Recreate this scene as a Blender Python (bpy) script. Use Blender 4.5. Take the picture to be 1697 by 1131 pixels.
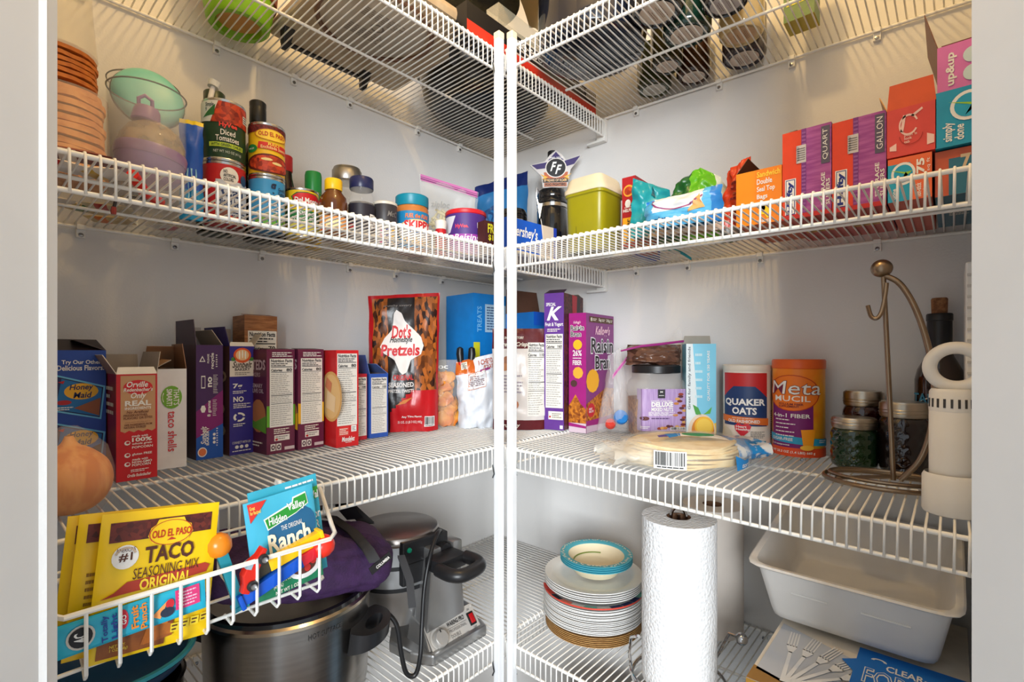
import bpy, bmesh, math, random
from math import sin, cos, pi, radians, atan2, sqrt
from mathutils import Vector, Matrix, noise
from mathutils.geometry import tessellate_polygon
random.seed(7)
for o in list(bpy.data.objects): bpy.data.objects.remove(o)
SC = bpy.context.scene
COL = SC.collection
# ------------------------------------------------------------------ camera
CAMX, CAMY, CAMZ, YAW = -1.1529, -1.0979, 1.15, 0.7291
DOORX, DOORY, DOORYAW = -1.1529, -1.0979, 0.7291      # middle of the threshold outside the doorway and its bearing
cd = bpy.data.cameras.new('camera'); cam = bpy.data.objects.new('camera', cd); COL.objects.link(cam)
cd.sensor_fit = 'HORIZONTAL'; cd.sensor_width = 36.0; cd.lens = 816.95 / 1697 * 36.0
cd.shift_y = (585.786 - 565.5) / 1697.0
cd.clip_start = 0.02; cd.clip_end = 50
cam.location = (CAMX, CAMY, CAMZ); cam.rotation_euler = (pi / 2, 0, YAW - pi / 2)
SC.camera = cam
# ------------------------------------------------------------------ world, lights, exposure
wd = bpy.data.worlds.new('world'); SC.world = wd; wd.use_nodes = True
bg = wd.node_tree.nodes['Background']; bg.inputs[0].default_value = (0.87, 0.94, 1.0, 1); bg.inputs[1].default_value = 0.78
def area_light(name, loc, look, size, energy, color):
    l = bpy.data.lights.new(name, 'AREA'); l.shape = 'RECTANGLE'; l.size, l.size_y = size; l.energy = energy; l.color = color
    o = bpy.data.objects.new(name, l); COL.objects.link(o); o.location = loc
    o.rotation_euler = (Vector(look) - Vector(loc)).to_track_quat('-Z', 'Y').to_euler(); return o
area_light('room_window_light', (-4.75, -4.05, 1.85), (-0.45, -0.45, 1.1), (2.6, 2.0), 430, (0.90, 0.955, 1.0))
pl = bpy.data.lights.new('pantry_lamp_light', 'POINT'); pl.energy = 11.5; pl.color = (1.0, 0.66, 0.27); pl.shadow_soft_size = 0.035
plo = bpy.data.objects.new('pantry_lamp_light', pl); COL.objects.link(plo); plo.location = (-0.72, -0.76, 2.26)
vs = SC.view_settings; vs.view_transform = 'Standard'; vs.look = 'None'; vs.exposure = 0.0; vs.gamma = 1.0; vs.use_curve_mapping = False

# ------------------------------------------------------------------ materials
def lin(c):
    r = []
    for v in c[:3]:
        v = v / 255.0; r.append(v / 12.92 if v <= 0.04045 else ((v + 0.055) / 1.055) ** 2.4)
    return (r[0], r[1], r[2], 1.0)
MATS = {}
def mat(rgb, rough=0.5, metal=0.0, alpha=1.0, trans=0.0, vary=0.05, vscale=18.0, bump=0.0, bscale=60.0, rgb2=None, mix=(0.4, 0.6), voro=False, coat=0.0, ior=1.45, emit=0.0, stretch=None):
    key = (tuple(rgb), rough, metal, alpha, trans, vary, vscale, bump, bscale, tuple(rgb2) if rgb2 else None, mix, voro, coat, ior, emit, stretch)
    if key in MATS: return MATS[key]
    m = bpy.data.materials.new('mat_%02x%02x%02x' % tuple(int(v) for v in rgb[:3])); m.use_nodes = True
    nt = m.node_tree; N = nt.nodes; L = nt.links; b = N['Principled BSDF']
    base = lin(rgb); b.inputs['Base Color'].default_value = base
    b.inputs['Roughness'].default_value = rough; b.inputs['Metallic'].default_value = metal
    b.inputs['Alpha'].default_value = alpha; b.inputs['Transmission Weight'].default_value = trans
    b.inputs['IOR'].default_value = ior; b.inputs['Coat Weight'].default_value = coat
    if emit: b.inputs['Emission Color'].default_value = base; b.inputs['Emission Strength'].default_value = emit
    if vary or rgb2 or bump:
        tc = N.new('ShaderNodeTexCoord'); src = tc.outputs['Object']
        if stretch:
            mp = N.new('ShaderNodeMapping'); mp.inputs['Scale'].default_value = stretch; L.new(src, mp.inputs[0]); src = mp.outputs[0]
        if voro: t = N.new('ShaderNodeTexVoronoi'); t.inputs['Scale'].default_value = vscale; fac = t.outputs['Color']
        else: t = N.new('ShaderNodeTexNoise'); t.inputs['Scale'].default_value = vscale; t.inputs['Detail'].default_value = 4; fac = t.outputs['Fac']
        L.new(src, t.inputs['Vector'])
        rp = N.new('ShaderNodeValToRGB'); e = rp.color_ramp.elements
        e[0].position, e[1].position = mix
        if rgb2: e[0].color = base; e[1].color = lin(rgb2)
        else:
            e[0].color = tuple(max(0, v * (1 - vary)) for v in base[:3]) + (1,); e[1].color = tuple(min(1, v * (1 + vary)) for v in base[:3]) + (1,)
        L.new(fac, rp.inputs[0]); L.new(rp.outputs[0], b.inputs['Base Color'])
        if bump:
            n2 = N.new('ShaderNodeTexNoise'); n2.inputs['Scale'].default_value = bscale; n2.inputs['Detail'].default_value = 3; L.new(src, n2.inputs['Vector'])
            bp = N.new('ShaderNodeBump'); bp.inputs['Strength'].default_value = bump; bp.inputs['Distance'].default_value = 0.004
            L.new(n2.outputs['Fac'], bp.inputs['Height']); L.new(bp.outputs[0], b.inputs['Normal'])
    MATS[key] = m; return m
def card(*rgb): return mat(rgb, rough=0.42, vary=0.04, vscale=30)          # printed carton
def ink(*rgb): return mat(rgb, rough=0.5, vary=0)
def film(*rgb, a=0.22): return mat(rgb, rough=0.16, alpha=a, vary=0, bump=0.25, bscale=30)
def foilbag(*rgb): return mat(rgb, rough=0.28, vary=0.05, vscale=14, bump=0.35, bscale=26)
def plastic(*rgb, rough=0.35): return mat(rgb, rough=rough, vary=0.03)
def metal(*rgb, rough=0.28): return mat(rgb, rough=rough, metal=1.0, vary=0.05, vscale=40)
WHITE, BLACK = ink(236, 234, 230), ink(24, 22, 24)
CREAM = ink(236, 230, 214); GREYI = ink(120, 116, 112)
WIRE = mat((243, 241, 235), rough=0.3, vary=0.02)
PLW = mat((236, 234, 228), rough=0.4, vary=0.02)
CLEAR = mat((245, 246, 246), rough=0.05, alpha=0.11, vary=0)
CLEARJ = mat((235, 238, 238), rough=0.05, alpha=0.16, vary=0)

# ------------------------------------------------------------------ mesh helpers
class MB:
    def __init__(s): s.v = []; s.f = []; s.m = []; s.mats = []
    def mi(s, m):
        if m not in s.mats: s.mats.append(m)
        return s.mats.index(m)
    def add(s, vs, fs, m):
        k = len(s.v); i = s.mi(m); s.v += [tuple(p) for p in vs]
        for f in fs: s.f.append(tuple(q + k for q in f)); s.m.append(i)
        return s
    def box(s, a, b, m):
        (x0, y0, z0), (x1, y1, z1) = a, b
        return s.add([(x0, y0, z0), (x1, y0, z0), (x1, y1, z0), (x0, y1, z0), (x0, y0, z1), (x1, y0, z1), (x1, y1, z1), (x0, y1, z1)],
                     [(0, 3, 2, 1), (4, 5, 6, 7), (0, 1, 5, 4), (1, 2, 6, 5), (2, 3, 7, 6), (3, 0, 4, 7)], m)
    def prism(s, poly, axis, a, b, m):
        n = len(poly)
        def P(p, t): return {'z': (p[0], p[1], t), 'y': (p[0], t, p[1]), 'x': (t, p[0], p[1])}[axis]
        vs = [P(p, a) for p in poly] + [P(p, b) for p in poly]
        fs = [tuple(range(n))[::-1], tuple(range(n, 2 * n))] + [(i, (i + 1) % n, n + (i + 1) % n, n + i) for i in range(n)]
        return s.add(vs, fs, m)
    def lathe(s, prof, m, n=28, c=(0, 0, 0), sx=1.0, sy=1.0, p=2.0, cap=True):
        vs = []; fs = []
        for r, z in prof:
            for i in range(n):
                a = 2 * pi * i / n; ca, sa = cos(a), sin(a)
                if p != 2.0:
                    k = (abs(ca) ** p + abs(sa) ** p) ** (-1 / p); ca *= k; sa *= k
                vs.append((c[0] + r * ca * sx, c[1] + r * sa * sy, c[2] + z))
        for j in range(len(prof) - 1):
            for i in range(n): fs.append((j * n + i, j * n + (i + 1) % n, (j + 1) * n + (i + 1) % n, (j + 1) * n + i))
        if cap and prof[0][0] > 1e-6 and prof[0][1] <= min(q[1] for q in prof) + 1e-6 and prof[1][1] > prof[0][1] - 1e-6 and prof[-1][1] > prof[0][1] + 1e-6: fs.append(tuple(range(n))[::-1])
        return s.add(vs, fs, m)
    def tube(s, path, r, m, n=8, closed=False, caps=True):
        P = [Vector(p) for p in path]; N = len(P); vs = []; fs = []; prev = None
        for i in range(N):
            if closed: t = P[(i + 1) % N] - P[i - 1]
            else: t = P[min(i + 1, N - 1)] - P[max(i - 1, 0)]
            t.normalize()
            if prev is None:
                u = t.cross(Vector((0, 0, 1)));
                if u.length < 1e-3: u = t.cross(Vector((1, 0, 0)))
            else: u = prev - t * prev.dot(t)
            u.normalize(); prev = u; w = t.cross(u)
            rr = r[i] if isinstance(r, (list, tuple)) else r
            for k in range(n):
                a = 2 * pi * k / n; vs.append(P[i] + (u * cos(a) + w * sin(a)) * rr)
        for i in range(N if closed else N - 1):
            j = (i + 1) % N
            for k in range(n): fs.append((i * n + k, i * n + (k + 1) % n, j * n + (k + 1) % n, j * n + k))
        if caps and not closed: fs.append(tuple(range(n))[::-1]); fs.append(tuple(range((N - 1) * n, N * n)))
        return s.add(vs, fs, m)
    def grid(s, fn, nu, nv, m, closeu=False):
        vs = [fn(i / nu, j / nv) for j in range(nv + 1) for i in range(nu + 1)]; w = nu + 1
        fs = [(j * w + i, j * w + i + 1, (j + 1) * w + i + 1, (j + 1) * w + i) for j in range(nv) for i in range(nu)]
        k = len(s.v); s.v += [tuple(p) for p in vs]
        for f in fs:
            j, i = divmod(f[0], w); mm = m((i + .5) / nu, (j + .5) / nv) if callable(m) else m
            s.f.append(tuple(q + k for q in f)); s.m.append(s.mi(mm))
        return s
    def data(s, name, smooth=False, bevel=0.0, sharp=40):
        me = bpy.data.meshes.new(name); me.from_pydata([tuple(p) for p in s.v], [], s.f)
        for m in s.mats: me.materials.append(m)
        for p, i in zip(me.polygons, s.m): p.material_index = i
        if bevel:
            b = bmesh.new(); b.from_mesh(me)
            ed = [e for e in b.edges if len(e.link_faces) == 2 and e.calc_face_angle(0) > 0.6]
            bmesh.ops.bevel(b, geom=ed, offset=bevel, segments=2, affect='EDGES', profile=0.6); b.to_mesh(me); b.free()
        if smooth:
            for p in me.polygons: p.use_smooth = True
            try: me.set_sharp_from_angle(angle=radians(sharp))
            except Exception: pass
        me.update(); return me
    def build(s, name, parent=None, smooth=True, bevel=0.0, sharp=40, label=None, kind=None):
        return link(name, s.data(name, smooth, bevel, sharp), parent, label, kind)
def link(name, me, parent=None, label=None, kind=None):
    o = bpy.data.objects.new(name, me); COL.objects.link(o)
    if parent: o.parent = parent
    if label: o['label'] = label
    if kind: o['kind'] = kind
    return o
def thing(name, label, cat, loc=(0, 0, 0), rz=0.0, group=None, rx=0.0, ry=0.0):
    o = bpy.data.objects.new(name, None); COL.objects.link(o); o.empty_display_size = 0.03
    o.location = loc; o.rotation_euler = (radians(rx), radians(ry), radians(rz)); o['label'] = label; o['category'] = cat
    if group: o['group'] = group
    return o
def face_door(x, y):      # turn so that the local front (-y) looks at the doorway
    return math.degrees(atan2(DOORY - y, DOORX - x)) + 90
def sm(path, k=6):
    P = [Vector(p) for p in path]; out = []
    for i in range(len(P) - 1):
        a, b, c, d = P[max(i - 1, 0)], P[i], P[i + 1], P[min(i + 2, len(P) - 1)]
        for j in range(k):
            t = j / k; out.append(.5 * (2 * b + (c - a) * t + (2 * a - 5 * b + 4 * c - d) * t * t + (3 * b - a - 3 * c + d) * t ** 3))
    return out + [P[-1]]
def arc(c, r, a0, a1, n, plane='xz', z=0.0):
    out = []
    for i in range(n + 1):
        a = radians(a0 + (a1 - a0) * i / n); p, q = r * cos(a), r * sin(a)
        out.append({'xz': (c[0] + p, z, c[1] + q), 'xy': (c[0] + p, c[1] + q, z), 'yz': (z, c[0] + p, c[1] + q)}[plane])
    return out
# ------------------------------------------------------------------ printing on packages
GL = {}
def glyphs(txt, bold=0.0, slant=0.0):
    k = (txt, bold, slant)
    if k in GL: return GL[k]
    cu = bpy.data.curves.new('txt', 'FONT'); cu.body = txt; cu.resolution_u = 2; cu.offset = bold; cu.align_x = 'LEFT'; cu.space_line = 0.9
    ob = bpy.data.objects.new('txt', cu); me = ob.to_mesh()
    vs = [(p.co.x + slant * p.co.y, p.co.y) for p in me.vertices]; fs = []
    for p in me.polygons:
        q = list(p.vertices)
        for i in range(1, len(q) - 1): fs.append((q[0], q[i], q[i + 1]))
    ob.to_mesh_clear(); bpy.data.objects.remove(ob); bpy.data.curves.remove(cu)
    if not vs: return None
    x0 = min(v[0] for v in vs); x1 = max(v[0] for v in vs); y0 = min(v[1] for v in vs); y1 = max(v[1] for v in vs)
    w, h = max(x1 - x0, 1e-6), max(y1 - y0, 1e-6)
    GL[k] = ([((a - x0) / w, (b - y0) / h) for a, b in vs], fs, w / h); return GL[k]
EPS = 0.00035
class Print:
    """flat print laid on a face; u,v run 0..1 over the face, su,sv are its size in metres"""
    def __init__(s, fn, su, sv, maxlen=None): s.fn = fn; s.su = su; s.sv = sv; s.ml = maxlen; s.mb = MB(); s.lay = 0
    def tri(s, pts, fs, m, lay):
        T = [tuple(pts[i] for i in f) for f in fs]; vs = []; out = []
        if s.ml:
            st = T; T = []
            while st:
                t = st.pop(); L = [((t[i][0] - t[(i + 1) % 3][0]) * s.su) ** 2 + ((t[i][1] - t[(i + 1) % 3][1]) * s.sv) ** 2 for i in range(3)]
                k = max(range(3), key=lambda i: L[i])
                if L[k] > s.ml ** 2:
                    a, b, c = t[k], t[(k + 1) % 3], t[(k + 2) % 3]; md = ((a[0] + b[0]) / 2, (a[1] + b[1]) / 2); st += [(a, md, c), (md, b, c)]
                else: T.append(t)
        ix = {}
        for t in T:
            q = []
            for p in t:
                if p not in ix: ix[p] = len(vs); vs.append(s.fn(p[0], p[1], EPS * (lay + 1)))
                q.append(ix[p])
            out.append(tuple(q))
        s.mb.add(vs, out, m); return s
    def poly(s, pts, m, lay=1):
        pts = [tuple(p) for p in pts]
        if len(pts) == 4 and pts[0][1] == pts[1][1] and pts[2][1] == pts[3][1]: fs = [(0, 1, 2), (0, 2, 3)]
        else:
            fs = []
            for t in tessellate_polygon([[Vector((a, b, 0)) for a, b in pts]]):
                (ax, ay), (bx, by), (cx, cy) = (pts[i] for i in t)
                fs.append(t if (bx - ax) * (cy - ay) - (by - ay) * (cx - ax) > 0 else t[::-1])
        return s.tri(pts, fs, m, lay)
    def rect(s, u0, v0, u1, v1, m, lay=0): return s.poly([(u0, v0), (u1, v0), (u1, v1), (u0, v1)], m, lay)
    def ell(s, u, v, ru, rv, m, lay=1, n=20): 
        return s.tri([(u, v)] + [(u + ru * cos(2 * pi * i / n), v + rv * sin(2 * pi * i / n)) for i in range(n)], [(0, i + 1, (i + 1) % n + 1) for i in range(n)], m, lay)
    def ring(s, u, v, ru, rv, k, m, lay=1, n=24, a0=0, a1=360):
        p = []; c = n + 1
        for t in (1.0, k):
            for i in range(c): a = radians(a0 + (a1 - a0) * i / n); p.append((u + ru * t * cos(a), v + rv * t * sin(a)))
        f = []
        for i in range(n): f += [(i, i + 1, c + i + 1), (i, c + i + 1, c + i)]
        return s.tri(p, f, m, lay)
    def text(s, txt, u0, v0, u1, v1, m, rot=0, bold=0.02, slant=0.0, lay=2, keep=False):
        g = glyphs(txt, bold, slant)
        if not g: return s
        pts, fs, asp = g
        if rot == 90: pts = [(1 - b, a) for a, b in pts]
        elif rot == -90: pts = [(b, 1 - a) for a, b in pts]
        elif rot == 180: pts = [(1 - a, 1 - b) for a, b in pts]
        return s.tri([(u0 + (u1 - u0) * a, v0 + (v1 - v0) * b) for a, b in pts], fs, m, lay)
    def lines(s, u0, v0, u1, v1, n, m, lay=2, fill=0.45, seed=1, ragged=True):
        R = random.Random(seed); h = (v1 - v0) / n
        for i in range(n):
            v = v1 - (i + 1) * h + h * (1 - fill) / 2; u = u0; end = u1 - (R.random() * (u1 - u0) * .35 if ragged else 0)
            while u < end:
                w = (u1 - u0) * R.uniform(.08, .22); e = min(u + w, end); s.rect(u, v, e, v + h * fill, m, lay); u = e + (u1 - u0) * .025
        return s
    def nutri(s, u0, v0, u1, v1, cal, seed=3, lay=0):
        W = u1 - u0; H = v1 - v0; p = W * .05; K = ink(38, 34, 36)
        s.rect(u0, v0, u1, v1, ink(226, 222, 214), lay)
        s.text('Nutrition Facts', u0 + p, v1 - H * .055, u1 - p, v1 - H * .01, K, bold=.03, lay=lay + 1)
        s.lines(u0 + p, v1 - H * .115, u1 - p, v1 - H * .062, 2, K, lay + 1, seed=seed)
        s.rect(u0 + p, v1 - H * .128, u1 - p, v1 - H * .118, K, lay + 1)
        s.text('Calories', u0 + p, v1 - H * .19, u0 + W * .52, v1 - H * .15, K, bold=.03, lay=lay + 1)
        s.text(cal, u1 - W * .30, v1 - H * .19, u1 - p, v1 - H * .145, K, bold=.03, lay=lay + 1)
        s.rect(u0 + p, v1 - H * .205, u1 - p, v1 - H * .198, K, lay + 1)
        s.lines(u0 + p, v0 + H * .47, u1 - p, v1 - H * .215, 11, GREYI, lay + 1, fill=.26, seed=seed + 1)
        s.rect(u0 + p, v0 + H * .455, u1 - p, v0 + H * .465, K, lay + 1)
        s.lines(u0 + p, v0 + H * .35, u1 - p, v0 + H * .45, 4, GREYI, lay + 1, fill=.26, seed=seed + 2)
        s.rect(u0 + p, v0 + H * .335, u1 - p, v0 + H * .342, K, lay + 1)
        s.lines(u0 + p, v0 + H * .02, u1 - p, v0 + H * .32, 10, ink(156, 152, 146), lay + 1, fill=.3, seed=seed + 3); return s
    def barcode(s, u0, v0, u1, v1, lay=1, seed=5, horiz=True):
        s.rect(u0, v0, u1, v1, WHITE, lay); R = random.Random(seed); n = 22
        for i in range(n):
            w = (u1 - u0) * .9 / n * R.choice((.3, .5, .75)); x = u0 + (u1 - u0) * (.05 + .9 * i / n)
            s.rect(x, v0 + (v1 - v0) * .2, x + w, v1 - (v1 - v0) * .06, BLACK, lay + 1)
        s.lines(u0 + (u1 - u0) * .1, v0 + (v1 - v0) * .03, u1 - (u1 - u0) * .1, v0 + (v1 - v0) * .17, 1, BLACK, lay + 1, seed=seed, ragged=False); return s
    def build(s, name, parent, label=None): return s.mb.build(name, parent, smooth=bool(s.ml), label=label)
def plane_map(O, U, V, N):
    O, U, V, N = Vector(O), Vector(U), Vector(V), Vector(N).normalized()
    return lambda u, v, e: O + U * u + V * v + N * e
def cyl_map(r, z0, z1, a0=-90, a1=90, c=(0, 0), sx=1, sy=1):
    """u runs left to right across the side that faces local -y"""
    def fn(u, v, e):
        a = radians(a0 + (a1 - a0) * u); R = r(v) if callable(r) else r; R += e + .00025
        return Vector((c[0] + R * sin(a) * sx, c[1] - R * cos(a) * sy, z0 + (z1 - z0) * v))
    return fn
def cyl_print(r, z0, z1, a0=-90, a1=90, **k):
    R = r(.5) if callable(r) else r
    return Print(cyl_map(r, z0, z1, a0, a1, **k), R * radians(a1 - a0), z1 - z0, maxlen=max(.0045, R * .22))
class Carton:
    """box with its origin at the front-left-bottom corner; front looks along local -y"""
    def __init__(s, name, label, cat, loc, rz, w, d, h, col, inner=None, open_top=False, group=None, sides=None, rx=0, ry=0):
        s.t = thing(name, label, cat, loc, rz, group, rx, ry); s.w, s.d, s.h = w, d, h
        mb = MB(); inner = inner or card(150, 120, 92); t = .0012
        sides = sides or {}
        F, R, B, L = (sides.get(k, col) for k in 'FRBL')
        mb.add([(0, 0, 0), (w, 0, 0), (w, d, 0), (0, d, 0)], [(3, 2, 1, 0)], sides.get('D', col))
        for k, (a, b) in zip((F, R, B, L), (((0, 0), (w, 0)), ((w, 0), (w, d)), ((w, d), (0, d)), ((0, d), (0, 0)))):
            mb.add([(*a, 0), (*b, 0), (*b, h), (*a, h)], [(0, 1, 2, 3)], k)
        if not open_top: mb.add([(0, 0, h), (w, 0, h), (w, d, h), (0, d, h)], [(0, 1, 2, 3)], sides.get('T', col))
        else:
            q = [(t, t), (w - t, t), (w - t, d - t), (t, d - t)]; o = [(0, 0), (w, 0), (w, d), (0, d)]
            for i in range(4):
                a, b = q[i], q[(i + 1) % 4]
                mb.add([(*a, h * .6), (*b, h * .6), (*b, h), (*a, h)], [(3, 2, 1, 0)], inner)
                mb.add([(*o[i], h), (*o[(i + 1) % 4], h), (*b, h), (*a, h)], [(0, 1, 2, 3)], inner)
            mb.add([(*p, h * .6) for p in q], [(0, 1, 2, 3)], inner)
        s.body = mb.build('body', s.t, smooth=False)
    def face(s, f='F'):
        w, d, h = s.w, s.d, s.h
        m, su = {'F': (plane_map((0, 0, 0), (w, 0, 0), (0, 0, h), (0, -1, 0)), w), 'R': (plane_map((w, 0, 0), (0, d, 0), (0, 0, h), (1, 0, 0)), d),
                 'L': (plane_map((0, d, 0), (0, -d, 0), (0, 0, h), (-1, 0, 0)), d), 'T': (plane_map((0, 0, h), (w, 0, 0), (0, d, 0), (0, 0, 1)), w)}[f]
        return Print(m, su, d if f == 'T' else h)
    def flap(s, side, ln, ang, col, inner=None, w0=0.0, w1=1.0, name='flap'):
        """ang: 0 flat closed, 90 upright, >90 folded outwards"""
        w, d, h = s.w, s.d, s.h; a = radians(ang); c_, s_ = cos(a) * ln, sin(a) * ln
        e = {'F': ((0, 0), (w, 0), (0, 1)), 'R': ((w, 0), (w, d), (-1, 0)), 'B': ((w, d), (0, d), (0, -1)), 'L': ((0, d), (0, 0), (1, 0))}[side]
        A = Vector((*e[0], h)); B = Vector((*e[1], h)); i = Vector((*e[2], 0)); A, B = A.lerp(B, w0), A.lerp(B, w1)
        off = i * c_ + Vector((0, 0, s_)); sh = (B - A) * .06; th = (i * s_ - Vector((0, 0, c_))).normalized() * .0010
        mb = MB(); q = [A, B, B + off - sh, A + off + sh]
        mb.add(q, [(0, 1, 2, 3)], col); mb.add([p + th for p in q], [(3, 2, 1, 0)], inner or card(172, 160, 146))
        mb.add(q + [p + th for p in q], [(0, 4, 5, 1), (1, 5, 6, 2), (2, 6, 7, 3), (3, 7, 4, 0)], inner or card(172, 160, 146))
        return mb.build(name, s.t, smooth=False)
class Bag:
    """soft pouch; origin at the middle of the bottom edge, front along local -y"""
    def __init__(s, name, label, cat, loc, rz, w, h, t, m, top=1.0, bot=1.0, crump=.004, seed=1, group=None, rx=0, ry=0, back=None, vsh=None, nu=22, nv=24, part='pouch', base=.55, kids=None):
        s.t = kids or thing(name, label, cat, loc, rz, group, rx, ry); s.w, s.h = w, h
        def S(u, v, side=1, e=0):
            k = bot + (top - bot) * v; a = abs(2 * u - 1)
            pr = (max(0, 1 - a ** 2.6)) ** .6 * (base + (1 - base) * min(1, v * 6)) * max(0.02, (1 - v ** 3.2)) ** .7
            nz = noise.noise(Vector((u * 5 + seed * 7.1, v * 6, seed * 3.3))) * crump + noise.noise(Vector((u * 14 + seed, v * 13, 9 + seed))) * crump * .45
            tz = (vsh(u) if vsh else 0) * v ** 2
            return Vector(((u - .5) * w * k + nz * .5, -side * (t / 2 * pr + e) + nz * (1 if side > 0 else .4), v * h + tz + nz * .3 * (1 - v)))
        s.S = S; mb = MB()
        mb.grid(lambda u, v: S(u, v, 1), nu, nv, m); mb.grid(lambda u, v: S(1 - u, v, -1), nu, nv, back or m)
        b = min(v[2] for v in mb.v)
        s.o = mb.build(part, s.t, smooth=True, sharp=180)
    def face(s): return Print(lambda u, v, e: s.S(u, v, 1, e * 1.6 + .0006), s.w, s.h, maxlen=.0075)
# ------------------------------------------------------------------ the room
WALLM = mat((226, 224, 221), rough=0.62, vary=0.02, vscale=3, bump=0.10, bscale=260)
TRIMM = mat((222, 222, 221), rough=0.38, vary=0.01)
def struct(name, mb, label=None, **k):
    o = mb.build(name, None, smooth=False, **k); o['kind'] = 'structure'
    if label: o['label'] = label
    return o
CEIL = 2.44
XR, YR = -1.112, -1.130           # faces of the two short return walls beside the doorway
struct('wall_left', MB().box((XR - .1, 0, 0), (.1, .1, CEIL), WALLM))
struct('wall_right', MB().box((0, YR - .1, 0), (.1, 0, CEIL), WALLM))
struct('wall_left_return', MB().box((XR - .1, -.62, 0), (XR, 0, CEIL), WALLM))
struct('wall_right_return', MB().box((-.67, YR - .1, 0), (0, YR, CEIL), WALLM))
struct('floor', MB().box((-1.4, -1.4, -.05), (.1, .1, 0), mat((126, 104, 84), rough=.5, rgb2=(104, 82, 64), vscale=9, stretch=(1, 9, 1))))
struct('ceiling', MB().prism([(.1, .1), (XR - .1, .1), (XR - .1, -.62), (-.67, YR - .1), (.1, YR - .1)], 'z', CEIL, CEIL + .05, WALLM))
# diagonal doorway: jambs with a stop strip, and the wall above the opening
c_, s_ = cos(DOORYAW), sin(DOORYAW); Fd = Vector((c_, s_, 0)); Rd = Vector((s_, -c_, 0)); CC = Vector((DOORX, DOORY, 0))
def jamb(name, lat, sgn):
    E0 = CC + Fd * .36 + Rd * (lat * .36); out = Rd * sgn
    def slab(d0, d1, o0, o1):
        a = [E0 + Fd * d0 + out * o0, E0 + Fd * d1 + out * o0, E0 + Fd * d1 + out * o1, E0 + Fd * d0 + out * o1]
        return [(p.x, p.y) for p in a] if sgn < 0 else [(p.x, p.y) for p in a][::-1]
    o = struct(name, MB().prism(slab(-.16, 0, .003, .09), 'z', 0, 2.08, TRIMM))
    s2 = MB().prism(slab(-.06, 0, 0, .003), 'z', 0, 2.06, TRIMM).build('door_stop', o, smooth=False)
    return o
jamb('door_jamb_left', -.9223, -1); jamb('door_jamb_right', .9325, 1)
A = CC + Fd * .34 - Rd * .44; B = CC + Fd * .34 + Rd * .44; off = Fd * -.1
struct('wall_over_door', MB().prism([(A.x, A.y), (B.x, B.y), ((B + off).x, (B + off).y), ((A + off).x, (A + off).y)], 'z', 2.06, CEIL, WALLM))
lamp = thing('ceiling_lamp', 'round flush ceiling lamp with warm bulb above the top shelves', 'lamp', (-.72, -.76, CEIL))
MB().lathe([(.085, 0), (.085, -.014), (.06, -.03), (.03, -.045), (0, -.045)][::-1], PLW).build('lamp_base', lamp)
MB().lathe([(0, -.125), (.02, -.122), (.033, -.1), (.03, -.08), (.016, -.055), (.014, -.045)], mat((255, 226, 170), rough=.3, alpha=.3, vary=0)).build('bulb', lamp)
# ------------------------------------------------------------------ wire shelves
DL, DR, LIP = .4062, .4017, .0434
SHELF = dict(L1=(.6215, -.0053), L2=(.2212, -.0062), L3=(-.1866, -.0064), L4=(-.5826, -.0011), R1=(.6447, -.0366), R2=(.2263, -.0139), R3=(-.1863, -.0167), R4=(-.5926, -.0005))
def deck(sh, x, y):
    z0, k = SHELF[sh]; return 1.15 + z0 + k * (-x if sh[0] == 'L' else -y) + .0034
names = {'L1': 'topmost white wire shelf along the left wall, under the roaster and griddle', 'L2': 'second white wire shelf on the left wall, carrying the cans', 'L3': 'third white wire shelf on the left wall, carrying the cracker boxes', 'L4': 'bottom white wire shelf on the left wall, under the waffle maker',
         'R1': 'topmost white wire shelf along the right wall, under the candle jars', 'R2': 'second white wire shelf on the right wall, carrying the storage bag boxes', 'R3': 'third white wire shelf on the right wall, carrying the cereal and oats', 'R4': 'bottom white wire shelf on the right wall, under the paper plates'}
WR = .00145
def wire_mesh(D):
    # a deck wire runs from the wall over the front rail and down the lip; local y runs to the wall
    p = [(0, D - .006, 0), (0, D * .5, 0), (0, .006, 0), (0, .0005, -.0012), (0, -.0024, -.006), (0, -.0024, -LIP - .003)]
    return MB().tube(p, WR, WIRE, n=6).data('wire', True, sharp=180)
WM = {'L': wire_mesh(DL), 'R': wire_mesh(DR)}
CLIPM = MB().box((-.006, -.002, -.017), (.006, .006, .002), PLW).box((-.006, -.008, -.004), (.006, .0, .0045), PLW).data('clip', bevel=.001)
SCREWM = MB().lathe([(0, 0), (.0036, .0004), (.003, .0016), (0, .002)], metal(150, 150, 152)).data('screw', True)
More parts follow.
